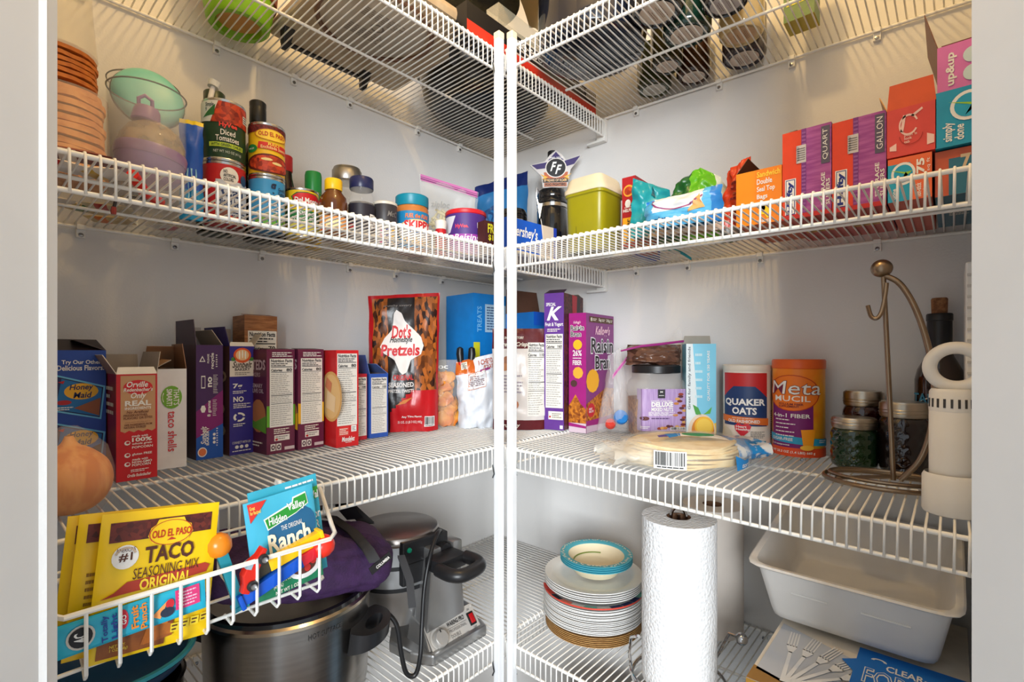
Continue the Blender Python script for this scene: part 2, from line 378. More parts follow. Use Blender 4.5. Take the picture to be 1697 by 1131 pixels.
def shelf(sh):
    left = sh[0] == 'L'; D = DL if left else DR; z0, k = SHELF[sh]
    ln = 1.106 if left else .722
    t = thing('wire_shelf', names[sh], 'shelf', (0, 0, 0))
    if left: t.location = (-1.108, -D, 1.15 + z0 + k * 1.108); t.rotation_euler = (0, k, 0)   # local x to the corner
    else: t.location = (-D, -DL - .002, 1.15 + z0 + k * (DL + .002)); t.rotation_euler = (0, k * -1, -pi / 2)   # local x towards the door
    if not left: t.rotation_euler = (0, -k, -pi / 2)
    n = int(ln / .0127)
    for i in range(n):
        w = link('wire', WM['L' if left else 'R'], t); w.location = (.006 + i * .0127, 0, WR * 1.2)
    def rail(y, z, r, a=0.0, b=ln, nm='rail'): MB().tube([(a, y, z), (b, y, z)], r, WIRE, n=8).build(nm, t, sharp=60)
    rail(0.0015, -.0032, .0032); rail(0.0005, -LIP, .0029); rail(D - .007, -.0032, .0030)
    rail(D * (.52 if sh != 'L2' else .24), -.0036, .0028, a=.004 if not left else 0, b=ln - (.05 if left else .0))
    if sh == 'L2': rail(D * .62, -.0036, .0024, b=ln - .05)
    step = .165
    x = .09
    j = 0
    while x < ln - .03:
        c = link('wall_clip', CLIPM, t); c.location = (x, D - .006, -.004)
        s2 = link('screw', SCREWM, c); s2.location = (0, -.0025, -.0125); s2.rotation_euler = (pi / 2, 0, 0)
        x += step * (1 + .25 * sin(j * 2.1 + len(sh) + z0 * 9)); j += 1
    # bracket that carries the end of the lip on the cross wall
    MB().box((ln - .012 if left else ln - .012, -.006, -LIP - .012), (ln + .001, .022, .0015), PLW).build('end_bracket', t, bevel=.0025)
    if left: MB().box((ln - .016, -.004, -LIP - .014), (ln + .001, .05, -LIP - .008), PLW).build('bracket_foot', t, bevel=.0015)
    return t
for sh in names: shelf(sh)
# two square support posts at the inside corner
def post(label, x, y, top):
    t = thing('support_post', label, 'post', (x, y, 0)); h = .0073
    MB().box((-h, -h, 0), (h, h, top - .013), mat((233, 235, 237), rough=.35, vary=.02)).build('pole', t, smooth=False, bevel=.0012)
    MB().box((-h - .0006, -h - .0006, top - .0135), (h + .0006, h + .0006, top), mat((228, 220, 196), rough=.45, vary=.03)).build('cap', t, smooth=False, bevel=.002)
    return t
pa = post('left of the two white square posts, holding the left-wall shelf fronts', -.4305, -.4172, 1.795)
pb = post('right of the two white square posts, holding the right-wall shelf ends', -.4065, -.4308, 1.801)
for sh in names:
    z = 1.15 + SHELF[sh][0] - LIP
    if sh[0] == 'L':
        MB().tube([(-.012, .006, z - .02), (-.0095, .004, z - .012), (-.0125, .003, z - .004), (-.010, .008, z + .006)], .0016, metal(120, 126, 130), n=6).build('hook', pa)
    else:
        MB().tube([(.010, -.004, z - .02), (.0085, -.002, z - .012), (.011, -.003, z - .004), (.009, .004, z + .006)], .0016, metal(120, 126, 130), n=6).build('hook', pb)
# ------------------------------------------------------------------ third shelf, left wall: cartons and snack bags
def dk(sh, x, y): return (x, y, deck(sh, x, y) + .0006)
def D(sh, x, y, dz=0.0): return (x, y, deck(sh, x, y) + .0006 + dz)
G1 = 'cartons on the third left shelf'
KB = card(128, 98, 72)
# graham crackers
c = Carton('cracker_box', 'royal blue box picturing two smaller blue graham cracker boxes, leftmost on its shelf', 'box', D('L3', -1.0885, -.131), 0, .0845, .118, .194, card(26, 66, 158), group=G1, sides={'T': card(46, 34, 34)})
p = c.face('F'); P = Print; Y_ = ink(236, 176, 40); NV = ink(18, 30, 84)
p.text('Try Our Other', .40, .885, .93, .925, WHITE, bold=.02); p.text('Delicious Flavors:', .34, .845, .97, .885, WHITE, bold=.02)
for v0, sk, ch in ((.46, .05, (150, 84, 48)), (.10, .0, (74, 44, 32))):
    p.poly([(.16, v0 + .10), (.93, v0), (.99, v0 + .26), (.30, v0 + .36)], ink(110, 190, 232), 1)
    p.poly([(.19, v0 + .11), (.91, v0 + .015), (.96, v0 + .25), (.32, v0 + .345)], NV, 2)
    p.poly([(.32, v0 + .10), (.90, v0 + .025), (.94, v0 + .245), (.40, v0 + .325)], ink(24, 110, 176), 3)
    p.ell(.66, v0 + .225, .23, .062, Y_, 4); p.text('Honey', .50, v0 + .225, .82, v0 + .28, NV, bold=.02, slant=.2, lay=5); p.text('Maid', .55, v0 + .175, .80, v0 + .22, NV, bold=.02, slant=.2, lay=5)
    p.ell(.43, v0 + .145, .10, .018, ink(170, 34, 44), 4); p.lines(.34, v0 + .085, .56, v0 + .115, 2, WHITE, 4)
    p.poly([(.56, v0 + .10), (.90, v0 + .03), (.92, v0 + .17)], ink(*ch), 5); p.poly([(.35, v0 + .30), (.44, v0 + .31), (.42, v0 + .285)], ink(190, 30, 40), 5)
p.lines(.50, .03, .90, .085, 5, WHITE, 2, seed=4); p.build('front_print', c.t)
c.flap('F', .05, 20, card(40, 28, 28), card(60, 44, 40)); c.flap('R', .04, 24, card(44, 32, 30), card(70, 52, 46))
# popcorn
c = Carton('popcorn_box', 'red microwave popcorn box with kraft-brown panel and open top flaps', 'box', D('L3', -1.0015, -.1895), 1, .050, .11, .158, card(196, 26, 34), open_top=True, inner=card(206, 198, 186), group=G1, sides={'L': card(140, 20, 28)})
p = c.face('F'); T_ = ink(196, 150, 108); RB = ink(186, 30, 36)
p.rect(.10, .47, .95, .985, T_, 0); p.poly([(.10, .47), (.2, .452), (.3, .47), (.42, .452), (.52, .47), (.64, .452), (.75, .47), (.86, .452), (.95, .47)], T_, 0)
p.ell(.52, .875, .36, .068, ink(206, 34, 40), 1); p.text('Orville', .24, .875, .76, .93, WHITE, slant=.25, lay=2); p.text("Redenbacher's", .17, .835, .88, .872, WHITE, slant=.2, lay=2)
p.text('Only', .34, .755, .72, .825, WHITE, slant=.25); p.text('REAL', .20, .70, .84, .75, WHITE, bold=.03); p.text('INGREDIENTS', .20, .665, .84, .69, WHITE)
p.text('No Artificial', .24, .63, .78, .655, ink(110, 60, 40), slant=.2); p.text('PRESERVATIVES,\nFLAVORS OR DYES', .17, .575, .87, .622, ink(110, 60, 40))
p.lines(.2, .545, .84, .55, 1, ink(110, 60, 40)); p.text('100% INGREDIENTS FROM\nNATURAL SOURCES', .18, .49, .86, .533, ink(110, 60, 40))
p.text('made with', .36, .405, .76, .425, WHITE, slant=.2); p.text('100%', .37, .36, .86, .40, WHITE, bold=.03); p.text('whole grain', .37, .328, .86, .353, WHITE, slant=.15); p.text('POPCORN', .37, .298, .88, .32, WHITE, bold=.02)
p.text('gluten FREE', .37, .228, .86, .255, WHITE); p.text('made with', .37, .185, .76, .205, WHITE, slant=.2); p.text('NON-GMO\nPOPCORN', .37, .13, .86, .18, WHITE, bold=.02)
for v in (.355, .24, .155): p.ell(.26, v, .075, .022, WHITE, 1, 8); p.ell(.27, v + .004, .045, .012, RB, 2, 8)
p.lines(.34, .075, .80, .105, 2, WHITE); p.text('Orville Redenbacher', .26, .032, .84, .062, WHITE, slant=.4); p.build('front_print', c.t)
c.face('L').lines(.1, .6, .9, .9, 4, CREAM).build('side_print', c.t)
c.flap('F', .012, 60, card(232, 228, 220), card(232, 228, 220)); c.flap('L', .032, 118, card(150, 120, 96), card(214, 204, 192)); c.flap('R', .034, 100, card(168, 150, 132)); c.flap('B', .03, 80, card(200, 190, 178))
# taco shells
c = Carton('taco_shell_box', 'plain white taco shell box with round green emblem and sideways red lettering', 'box', D('L3', -.9475, -.141), -5, .0465, .11, .163, card(226, 226, 226), open_top=True, group=G1)
p = c.face('F'); GR = ink(112, 172, 44)
p.ell(.55, .715, .31, .115, GR, 1); p.text("THAT'S\nSMART!", .40, .63, .78, .80, WHITE, rot=-90, lay=2); p.ring(.33, .715, .05, .05, .7, WHITE, 2, a0=100, a1=260)
p.text('taco shells', .44, .17, .70, .575, ink(206, 44, 48), rot=-90, bold=.01); p.build('front_print', c.t)
c.flap('R', .042, 84, card(222, 220, 218), card(150, 108, 76)); c.flap('B', .045, 58, card(166, 124, 90), card(166, 124, 90)); c.flap('L', .03, 30, card(180, 140, 104))
# granola bar cartons
PU = (70, 40, 92)
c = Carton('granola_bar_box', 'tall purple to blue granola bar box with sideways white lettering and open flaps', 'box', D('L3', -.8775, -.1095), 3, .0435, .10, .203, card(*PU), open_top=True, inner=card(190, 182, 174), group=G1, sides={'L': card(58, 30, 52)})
p = c.face('F'); p.poly([(0, .18), (1, .30), (1, .60), (0, .42)], ink(128, 30, 110), 0); p.poly([(0, 0), (1, 0), (1, .30), (0, .19)], ink(28, 84, 176), 1)
p.text('recycle', .52, .79, .68, .93, WHITE, rot=90); p.text('PLEASE', .40, .84, .47, .92, WHITE, rot=90); p.lines(.72, .80, .78, .92, 6, WHITE)
p.ring(.22, .87, .13, .035, .6, WHITE, 2, n=3, a0=-30, a1=330)
p.text('no', .42, .63, .58, .72, WHITE, rot=90, bold=.03); p.lines(.62, .57, .80, .74, 12, WHITE, fill=.3); p.rect(.18, .62, .33, .73, WHITE, 1); p.rect(.2, .63, .31, .72, card(*PU), 2)
p.text('8 grams', .40, .37, .56, .51, WHITE, rot=90, bold=.02); p.lines(.60, .37, .76, .52, 10, WHITE, fill=.3); p.ell(.25, .44, .1, .035, WHITE, 2, 6)
p.text('Sunbelt', .16, .13, .36, .29, WHITE, rot=90, slant=.3, lay=3); p.text('BAKERY', .36, .12, .46, .28, WHITE, rot=90, lay=3); p.ell(.22, .065, .17, .042, ink(226, 120, 70), 2); p.ring(.22, .065, .17, .042, .8, WHITE, 3)
for v in (.14, .175, .21): p.ell(.66, v, .055, .013, WHITE, 2, 10)
p.lines(.74, .10, .80, .27, 8, WHITE, lay=2); p.build('front_print', c.t)
c.flap('L', .045, 93, card(66, 44, 66), card(86, 70, 84)); c.flap('R', .032, 60, card(180, 172, 168)); c.flap('B', .035, 88, card(200, 196, 190), card(186, 180, 176), w0=.0, w1=.9)
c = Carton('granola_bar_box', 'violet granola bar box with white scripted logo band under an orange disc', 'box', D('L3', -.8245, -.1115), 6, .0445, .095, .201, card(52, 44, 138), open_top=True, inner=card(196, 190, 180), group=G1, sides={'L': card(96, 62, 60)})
p = c.face('F'); p.rect(0, .715, 1, .99, card(52, 44, 138), 0); p.rect(0, .72, 1, .865, ink(226, 218, 208), 1)
p.ell(.50, .915, .36, .07, ink(222, 92, 44), 2); p.ell(.50, .918, .27, .05, ink(236, 190, 140), 3); [p.ell(.5 + .12 * i, .925 - abs(i) * .008, .035, .04, ink(246, 240, 226), 4, 8) for i in (-1, 0, 1)]
p.ell(.14, .88, .10, .02, ink(70, 130, 60), 2, 6); p.ell(.88, .88, .10, .02, ink(70, 130, 60), 2, 6)
p.text('Sunbelt', .10, .80, .90, .86, ink(60, 44, 40), slant=.35); p.text('BAKERY', .20, .772, .82, .798, ink(60, 44, 40)); p.lines(.2, .73, .85, .762, 2, GREYI)
p.text('7g', .12, .60, .50, .655, WHITE, bold=.03); p.lines(.12, .56, .70, .592, 2, WHITE); p.text('NO', .14, .485, .56, .535, WHITE, bold=.03); p.lines(.14, .425, .86, .475, 3, WHITE)
for a in (0, 120, 240): p.ring(.38, .345, .24, .042, .62, WHITE, 2, n=8, a0=a + 10, a1=a + 105)
p.lines(.14, .255, .64, .29, 2, WHITE); p.build('front_print', c.t); p = c.face('F'); p.text('CONNECT WITH US!', .10, .10, .84, .122, WHITE, bold=0)
for u in (.28, .47, .68): p.ell(u, .07, .075, .016, WHITE, 2, 12)
p.lines(.1, .025, .85, .042, 1, WHITE, ragged=False); p.build('contact_print', c.t)
q = c.face('L'); [q.ell(.5 + .2 * sin(i * 2.3), .12 + i * .1, .2, .055, ink(206, 178, 142), 1, 10).ell(.5 + .2 * sin(i * 2.3), .12 + i * .1, .12, .03, ink(110, 60, 44), 2, 10) for i in range(8)]; q.build('side_print', c.t)
c.flap('L', .036, 100, card(46, 38, 110), card(60, 52, 100)); c.flap('R', .03, 128, card(150, 142, 132), card(176, 168, 156)); c.flap('B', .036, 78, card(160, 150, 138)); c.flap('F', .008, 70, card(220, 216, 210))
# wood-print cracker box behind
c = Carton('cracker_box', 'wood-grain printed cracker box standing behind the maroon boxes', 'box', D('L3', -.7855, -.074), 0, .062, .062, .262, mat((172, 116, 70), rough=.5, rgb2=(136, 84, 46), vscale=26, stretch=(1, 1, 9)), group=G1, sides={'T': card(120, 80, 50)})
p = c.face('F'); p.nutri(.10, .10, .98, .885, '70'); p.build('nutrition_panel', c.t); c.flap('F', .03, 8, card(140, 92, 56))
# two maroon cracker boxes
for k, (x, y, dd, acc, lab) in enumerate(((-.7775, -.1575, .079, (98, 160, 44), 'maroon cracker box with bright green band beside its nutrition panel'), (-.7195, -.1585, .079, (222, 166, 34), 'maroon cracker box with yellow band beside its nutrition panel'))):
    MR = (100, 32, 62)
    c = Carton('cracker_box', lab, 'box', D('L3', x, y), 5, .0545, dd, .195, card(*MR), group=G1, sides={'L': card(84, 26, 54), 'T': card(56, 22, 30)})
    p = c.face('F'); p.rect(0, .26, 1, .46, ink(*acc), 0); p.lines(.18, .925, .90, .975, 3, WHITE); p.nutri(.10, .255, .93, .91, '80', seed=k + 5, lay=1)
    p.lines(.24, .185, .80, .24, 3, CREAM); p.rect(.26, .12, .80, .175, ink(226, 218, 210), 1); p.lines(.3, .13, .76, .168, 2, GREYI); p.ell(.33, .135, .05, .012, RB, 3, 8)
    p.rect(.13, .03, .30, .095, ink(226, 218, 210), 1); p.ring(.215, .062, .07, .025, .5, ink(70, 30, 50), 2, n=6); p.rect(.33, .03, .50, .095, ink(226, 218, 210), 1); p.ring(.415, .062, .07, .025, .5, ink(70, 30, 50), 2, n=6); p.rect(.62, .025, .98, .055, ink(206, 190, 190), 1)
    p.build('front_print', c.t)
    q = c.face('L'); q.text('TOASTEDS', -.35, .80, .96, .90, ink(196, 172, 178), bold=.03); q.text('CRACKERS', .0, .735, .72, .775, ink(180, 150, 160)); q.text('ROSEMARY\n& OLIVE OIL', .1, .58, .88, .67, ink(206, 186, 190))
    q.ell(.62, .36, .36, .16, ink(186, 120, 66), 1, 14); q.poly([(.1, .26), (1, .20), (1, .37), (.5, .30), (.1, .33)], ink(*acc), 2); q.lines(.2, .06, .85, .12, 2, CREAM); q.build('side_print', c.t)
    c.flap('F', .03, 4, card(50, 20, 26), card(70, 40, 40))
# red cracker box
c = Carton('cracker_box', 'bright red cracker box with picture of a round cracker on its side', 'box', D('L3', -.660, -.1935), -3, .0475, .075, .193, card(204, 30, 34), group=G1)
p = c.face('F'); p.nutri(.04, .22, .93, .965, '80', seed=21); p.rect(.10, .115, .56, .205, ink(214, 60, 56), 1); p.lines(.14, .125, .52, .195, 4, CREAM)
p.rect(.66, .15, .90, .215, WHITE, 1)   # plain white square
p.lines(.70, .16, .86, .205, 3, GREYI); p.text('Mondelez', .24, .055, .82, .105, WHITE, slant=.2, bold=.03); p.lines(.4, .04, .7, .052, 1, WHITE); p.build('front_print', c.t)
q = c.face('L'); q.ell(.72, .52, .62, .26, ink(226, 170, 96), 1, 26); q.ell(.72, .52, .55, .23, ink(236, 190, 124), 2, 24); q.poly([(.45, .40), (.95, .36), (1, .52), (.52, .58)], ink(240, 206, 160), 3); q.poly([(.40, .62), (.72, .56), (.8, .66), (.5, .72)], ink(216, 130, 90), 4); q.build('side_print', c.t)
# small snack cartons
c = Carton('snack_box', 'small red snack box tucked beside the small blue one', 'box', D('L3', -.6055, -.152), 3, .041, .09, .142, card(190, 34, 50), group=G1)
p = c.face('F'); p.nutri(.06, .06, .97, .95, '100', seed=30); p.build('nutrition_panel', c.t)
c = Carton('snack_box', 'small blue snack box with raised top flaps in front of the pretzel bag', 'box', D('L3', -.558, -.1495), -4, .0455, .09, .141, card(44, 84, 170), open_top=True, inner=card(150, 130, 112), group=G1)
p = c.face('F'); p.nutri(.09, .07, .93, .94, '100', seed=33); p.build('nutrition_panel', c.t)
c.flap('L', .042, 100, card(70, 104, 180), card(104, 130, 190)); c.flap('R', .034, 40, card(150, 132, 116), card(90, 116, 180)); c.flap('B', .03, 40, card(150, 132, 116))
# pretzel bag
PRZ = mat((176, 96, 34), rough=.35, rgb2=(40, 16, 10), vscale=150, voro=True, mix=(.3, .75), bump=.3, bscale=26, stretch=(1, 1, .42))
REDB = foilbag(186, 22, 30); BLKB = foilbag(34, 28, 28)
def pz(u, v):
    if v < .31 and u > .3 + .35 * max(0, .2 - v) * 0: 
        return REDB if (u > .60 or v < .155 + .45 * (u - .3)) else BLKB
    if u < .05 or u > .965 or v > .985: return REDB
    if .26 < u < .66: return BLKB
    return PRZ if v > .31 else (BLKB if u > .26 else REDB)
bx, by = -.446, -.122
b = Bag('pretzel_bag', 'tall red and black pretzel bag with white diamond logo', 'bag', D('L3', bx, by), face_door(bx, by) - 2, .166, .326, .055, pz, top=1.0, bot=.94, crump=.005, seed=3, vsh=lambda u: .012 * (u - .5), nu=34, nv=40)
p = b.face(); DW = ink(232, 226, 222)
p.poly([(.36, .86), (.40, .885), (.46, .86), (.52, .80), (.64, .735), (.74, .68), (.78, .62), (.74, .56), (.60, .52), (.53, .43), (.48, .415), (.43, .44), (.37, .52), (.22, .57), (.17, .62), (.22, .68), (.32, .74)], DW, 1)
p.text("Dot's", .32, .675, .60, .775, ink(204, 30, 40), bold=.03, slant=.1); p.text('Homestyle', .30, .635, .62, .69, BLACK, slant=.35, lay=4); p.text('Pretzels', .18, .55, .72, .635, ink(204, 30, 40), bold=.03, slant=.1, lay=3)
p.text('crunchy savory', .22, .905, .60, .925, ink(140, 130, 124), bold=0); p.text('ORIGINAL', .34, .375, .63, .415, ink(206, 40, 40), bold=.02); p.text('SEASONED', .28, .325, .63, .36, DW, bold=.02); p.text('PRETZEL TWISTS', .28, .287, .63, .31, DW)
p.poly([(.4, .20), (.52, .21), (.62, .25), (.50, .235)], ink(206, 120, 50), 2); p.build('print', b.t); p = b.face(); p.text('Any Time Flavor.', .46, .098, .76, .118, WHITE); p.text('35 OZ. (2 LB 3 OZ.) 992g', .40, .055, .76, .078, WHITE, bold=0); p.build('weight_print', b.t); b.face().barcode(.80, .035, .95, .11).build('barcode', b.t)
# zip bag of chips
CHIP = mat((232, 158, 54), rough=.55, rgb2=(214, 118, 30), vscale=34)
bx, by = -.335, -.128
t = thing('chip_zip_bag', 'clear zip bag holding orange potato chips beside the pretzel bag', 'bag', D('L3', bx, by), face_door(bx, by))
Bag('', '', '', None, 0, .105, .168, .062, mat((250, 246, 236), rough=.12, alpha=.16, vary=0, bump=.5, bscale=40), top=1.15, bot=.6, crump=.008, seed=9, part='film', kids=t)
R = random.Random(3)
for i in range(26):
    a = R.uniform(0, 6.28); mb = MB(); rr = R.uniform(.017, .026)
    ax = Matrix.Rotation(R.uniform(-1, 1), 3, 'X') @ Matrix.Rotation(R.uniform(-.8, .8), 3, 'Y')
    ctr = Vector((R.uniform(-.022, .024), R.uniform(-.012, .014), .02 + i * .0042))
    mb.grid(lambda u, v: ctr + ax @ Vector(((u - .5) * 2 * rr * sqrt(max(0, 1 - (2 * v - 1) ** 2)), (2 * v - 1) * rr * .35 * (2 * u - 1) + .004 * (2 * v - 1) ** 2, (v - .5) * 2 * rr)), 8, 8, CHIP)
    mb.build('chip', t)
Print(lambda u, v, e: Vector((-.045 + u * .06, -.018 - e, .142 + v * .016)), .06, .016).text('ziploc', 0, 0, 1, 1, ink(226, 226, 222)).build('bag_lettering', t)
# folded white chip bag with red-handled clip
bx, by = -.285, -.205
W_ = foilbag(222, 226, 232); OR_ = foilbag(196, 96, 34)
b = Bag('chip_bag', 'folded white chip bag showing an orange printed fold', 'bag', D('L3', bx, by), face_door(bx, by) + 8, .112, .172, .075, lambda u, v: OR_ if v > .80 and u < .42 else W_, top=.95, bot=.85, crump=.014, seed=14, vsh=lambda u: .025 * (u - .4))
p = b.face(); p.poly([(.22, .54), (.66, .58), (.68, .82), (.24, .78)], ink(204, 150, 130), 1); p.poly([(.23, .55), (.65, .59), (.67, .81), (.25, .77)], ink(234, 234, 236), 2); p.lines(.29, .60, .62, .75, 6, ink(110, 70, 80), 3)
p.text('& CHEDDAR', .48, .885, .98, .955, ink(186, 80, 30), bold=.02, lay=2); p.text('POTATO', .62, .82, .95, .875, ink(186, 80, 30), bold=.02, lay=2); p.rect(.10, .86, .26, .97, CREAM, 1); p.lines(.11, .87, .25, .96, 5, BLACK, 2); p.poly([(.55, .79), (.8, .81), (.8, .84), (.55, .82)], ink(150, 50, 120), 2)
p.build('print', b.t); b.face().poly([(.92, .08), (.985, .12), (.985, .3), (.93, .28)], ink(206, 90, 40), 2).build('edge_print', b.t)
t = thing('bag_clip', 'red spring bag clip with black handle tips on the white chip bag', 'clip', (-.305, -.185, 1.128), face_door(-.3, -.2))
for s2 in (-1, 1):
    MB().tube([(s2 * .005, 0, -.045), (s2 * .010, -.004, -.02), (s2 * .013, -.004, .0)], [.006, .0085, .0075], plastic(196, 34, 30), n=10).build('jaw', t)
    MB().tube([(s2 * .013, -.004, .0), (s2 * .015, -.003, .02), (s2 * .0145, -.002, .034), (s2 * .014, -.002, .038)], [.0082, .0095, .008, .003], plastic(26, 26, 28), n=10).build('handle_tip', t)
# blue treat boxes deep in the corner
c = Carton('treat_box', 'big sky blue snack box with yellow edge stripe, deep in the corner', 'box', D('L3', -.245, -.15), -4, .20, .12, .345, card(20, 128, 206), group='blue treat boxes in the corner')
p = c.face('F'); p.rect(0, .0, .11, .62, ink(222, 214, 40), 0); p.rect(.20, .70, .95, .92, ink(176, 206, 226), 1); p.lines(.23, .715, .55, .905, 9, ink(60, 90, 130), 2); p.lines(.6, .715, .92, .905, 9, ink(60, 90, 130), 2, seed=8); p.text('TREATS', .06, .70, .14, .90, ink(120, 190, 236), rot=90); p.build('front_print', c.t)
c = Carton('treat_box', 'torn-open blue box with brown inside, left of the purple cereal box', 'box', D('L3', -.158, -.285), -6, .135, .11, .292, card(24, 116, 196), open_top=True, inner=card(92, 62, 48), group='blue treat boxes in the corner')
p = c.face('F'); p.rect(.0, .88, .55, 1, ink(20, 88, 196), 1); p.text('Kell', .3, .90, .52, .975, WHITE, bold=.03); p.rect(.68, .82, .97, .92, ink(170, 196, 216), 1); p.lines(.7, .83, .95, .91, 4, ink(60, 90, 130), 2); p.rect(.66, .03, .97, .80, ink(150, 184, 212), 1); p.lines(.68, .06, .95, .78, 26, ink(70, 100, 140), 2, fill=.35); p.build('front_print', c.t)
c.flap('B', .07, 96, card(84, 52, 40), card(96, 62, 46))
# brown snack pouch behind the posts
MAR = foilbag(92, 28, 34)
bx, by = -.248, -.315
b = Bag('snack_pouch', 'maroon and white pretzel crisp pouch standing behind the two posts', 'bag', D('L3', bx, by), face_door(bx, by) + 2, .132, .244, .05, lambda u, v: MAR if (v > .80 or v < .10 or u > .95) else foilbag(214, 206, 200), top=1.0, bot=1.0, crump=.004, seed=22, nu=26, nv=30)
p = b.face(); p.text('SNACK FACTORY', .22, .895, .56, .92, CREAM); p.text('Pretzel Crisps', .14, .81, .66, .865, CREAM, slant=.25); p.nutri(.63, .14, .96, .86, '110', seed=40, lay=1)
p.ell(.30, .68, .13, .05, ink(150, 90, 50), 1, 12); p.ell(.20, .62, .1, .04, ink(176, 112, 60), 2, 12); p.ell(.36, .25, .11, .05, ink(170, 100, 56), 1, 12); p.lines(.1, .36, .55, .55, 6, ink(150, 140, 150), 1); p.text('Crunchy', .12, .02, .5, .07, CREAM, slant=.2); p.build('print', b.t)
# purple fruit cereal box
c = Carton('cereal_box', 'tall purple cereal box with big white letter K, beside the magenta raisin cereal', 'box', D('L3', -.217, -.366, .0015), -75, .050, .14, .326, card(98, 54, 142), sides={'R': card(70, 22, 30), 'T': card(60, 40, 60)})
p = c.face('F'); p.text('SPECIAL', .10, .905, .60, .93, WHITE); p.text('K', .14, .80, .90, .90, WHITE, bold=.03, slant=.35); p.text('Fruit & Yogurt', .06, .75, .97, .785, WHITE); p.lines(.16, .715, .86, .742, 2, CREAM); p.nutri(.07, .16, .95, .70, '160', seed=44); p.rect(.22, .075, .96, .135, CREAM, 1); p.lines(.4, .085, .9, .125, 3, GREYI); p.ell(.3, .095, .05, .008, RB, 2, 8); p.rect(.8, .01, .95, .035, WHITE, 1); p.build('front_print', c.t)
q = c.face('R'); q.rect(0, .0, 1, 1, mat((96, 40, 36), rough=.5, rgb2=(46, 16, 18), vscale=170, voro=True, mix=(.2, .8)), 0); q.poly([(.42, .78), (.62, .78), (.66, 1), (.40, 1)], ink(176, 34, 48), 1); q.poly([(.62, .78), (.80, .78), (.82, 1), (.66, 1)], ink(44, 30, 32), 1); q.build('side_print', c.t)
c.flap('F', .03, 22, card(60, 40, 66), card(60, 40, 66)); c.flap('B', .03, 14, card(60, 40, 66))
# raisin cereal box on the right shelf
FLK = mat((206, 126, 40), rough=.5, rgb2=(120, 52, 18), vscale=170, voro=True, mix=(.3, .9))
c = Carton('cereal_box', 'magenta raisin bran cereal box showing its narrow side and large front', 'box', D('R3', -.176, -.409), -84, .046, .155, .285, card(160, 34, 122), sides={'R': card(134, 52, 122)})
p = c.face('F'); p.text("Kellogg's", .28, .905, .70, .935, ink(232, 190, 206), slant=.3); p.text('Raisin\nBran', .10, .80, .90, .90, WHITE, bold=.06, lay=2); p.text('Raisin\nBran', .12, .803, .88, .897, BLACK, bold=.015, lay=3)
p.ell(.52, .735, .26, .042, ink(244, 180, 40), 2, 14); p.text('26%', .24, .64, .76, .69, WHITE, bold=.02); p.lines(.24, .615, .74, .63, 1, WHITE, ragged=False); p.text('FIBER', .24, .565, .76, .605, WHITE, bold=.02)
p.ell(.54, .50, .30, .05, ink(236, 170, 60), 1, 9); p.ell(.30, .41, .2, .03, ink(80, 50, 50), 1, 9); p.poly([(0, .08), (1, .08), (1, .20), (.7, .24), (.4, .32), (0, .22)], FLK, 1); p.rect(0, 0, 1, .08, ink(216, 196, 210), 0); p.poly([(0, .05), (1, .04), (1, .06), (0, .08)], ink(160, 34, 122), 1); p.build('side_print', c.t)
q = c.face('R'); q.rect(.10, .925, .96, .975, ink(90, 56, 34), 1); q.text('8', .14, .935, .2, .965, CREAM); q.lines(.22, .938, .36, .962, 2, CREAM); q.text('5g', .42, .935, .52, .965, CREAM); q.lines(.54, .938, .66, .962, 2, CREAM); q.text('20g', .70, .935, .84, .965, CREAM); q.lines(.86, .938, .94, .962, 2, CREAM)
q.text("Kellogg's", .30, .80, .84, .90, ink(240, 190, 206), bold=.03, slant=.3)
q.text('Raisin', .14, .655, .98, .80, ink(230, 224, 228), bold=.06, lay=2); q.text('Raisin', .16, .665, .96, .79, BLACK, bold=.015, lay=3); q.text('Bran', .28, .515, .86, .65, ink(230, 224, 228), bold=.06, lay=2); q.text('Bran', .30, .525, .84, .64, BLACK, bold=.015, lay=3)
q.ell(.22, .43, .22, .10, ink(244, 176, 40), 1, 12); q.poly([(0, .08), (1, .10), (1, .34), (.7, .36), (.35, .30), (0, .24)], FLK, 1); q.ell(.16, .185, .13, .06, ink(196, 34, 48), 2, 12); q.text('HEART\nHEALTHY', .08, .165, .24, .205, WHITE, lay=3)
q.rect(0, 0, 1, .10, ink(214, 190, 206), 2); q.poly([(0, .06), (1, .04), (1, .11), (0, .10)], ink(160, 34, 122), 3); q.build('front_print', c.t)
# ------------------------------------------------------------------ second shelf, left wall: cans, jars, bottles
STEEL = metal(196, 194, 190, rough=.25)
def facing(sh, x, y, dz=0.0): return D(sh, x, y, dz), face_door(x, y)
def can(label, x, y, r, h, col, dz=0.0, sh='L2', name='food_can', cat='can', group='cans on the second left shelf'):
    loc, rz = facing(sh, x, y, dz); t = thing(name, label, cat, loc, rz, group)
    MB().lathe([(r * .9, .0015), (r * .97, 0), (r, .0015), (r, .004), (r * .985, .005)], STEEL, 32).build('bottom_rim', t)
    MB().lathe([(r * .985, .005), (r * .985, h - .005)], col, 36).build('label_sleeve', t)
    MB().lathe([(r * .985, h - .005), (r, h - .004), (r, h - .001), (r * .96, h), (r * .93, h - .003), (0, h - .003)], STEEL, 32).build('top_rim', t)
    return t, cyl_print(r * .985, .005, h - .005, -90, 90)
def jar(name, label, cat, x, y, parts, sh='L2', group=None, dz=0.0, n=32, loc=None, rz=None, **kw):
    l, z = facing(sh, x, y, dz); t = thing(name, label, cat, loc or l, z if rz is None else rz, group)
    for nm, prof, m in parts: MB().lathe(prof, m, n, **kw).build(nm, t)
    return t
FOOD = mat((206, 70, 34), rough=.45, rgb2=(120, 26, 14), vscale=150, voro=True, mix=(.2, .9))
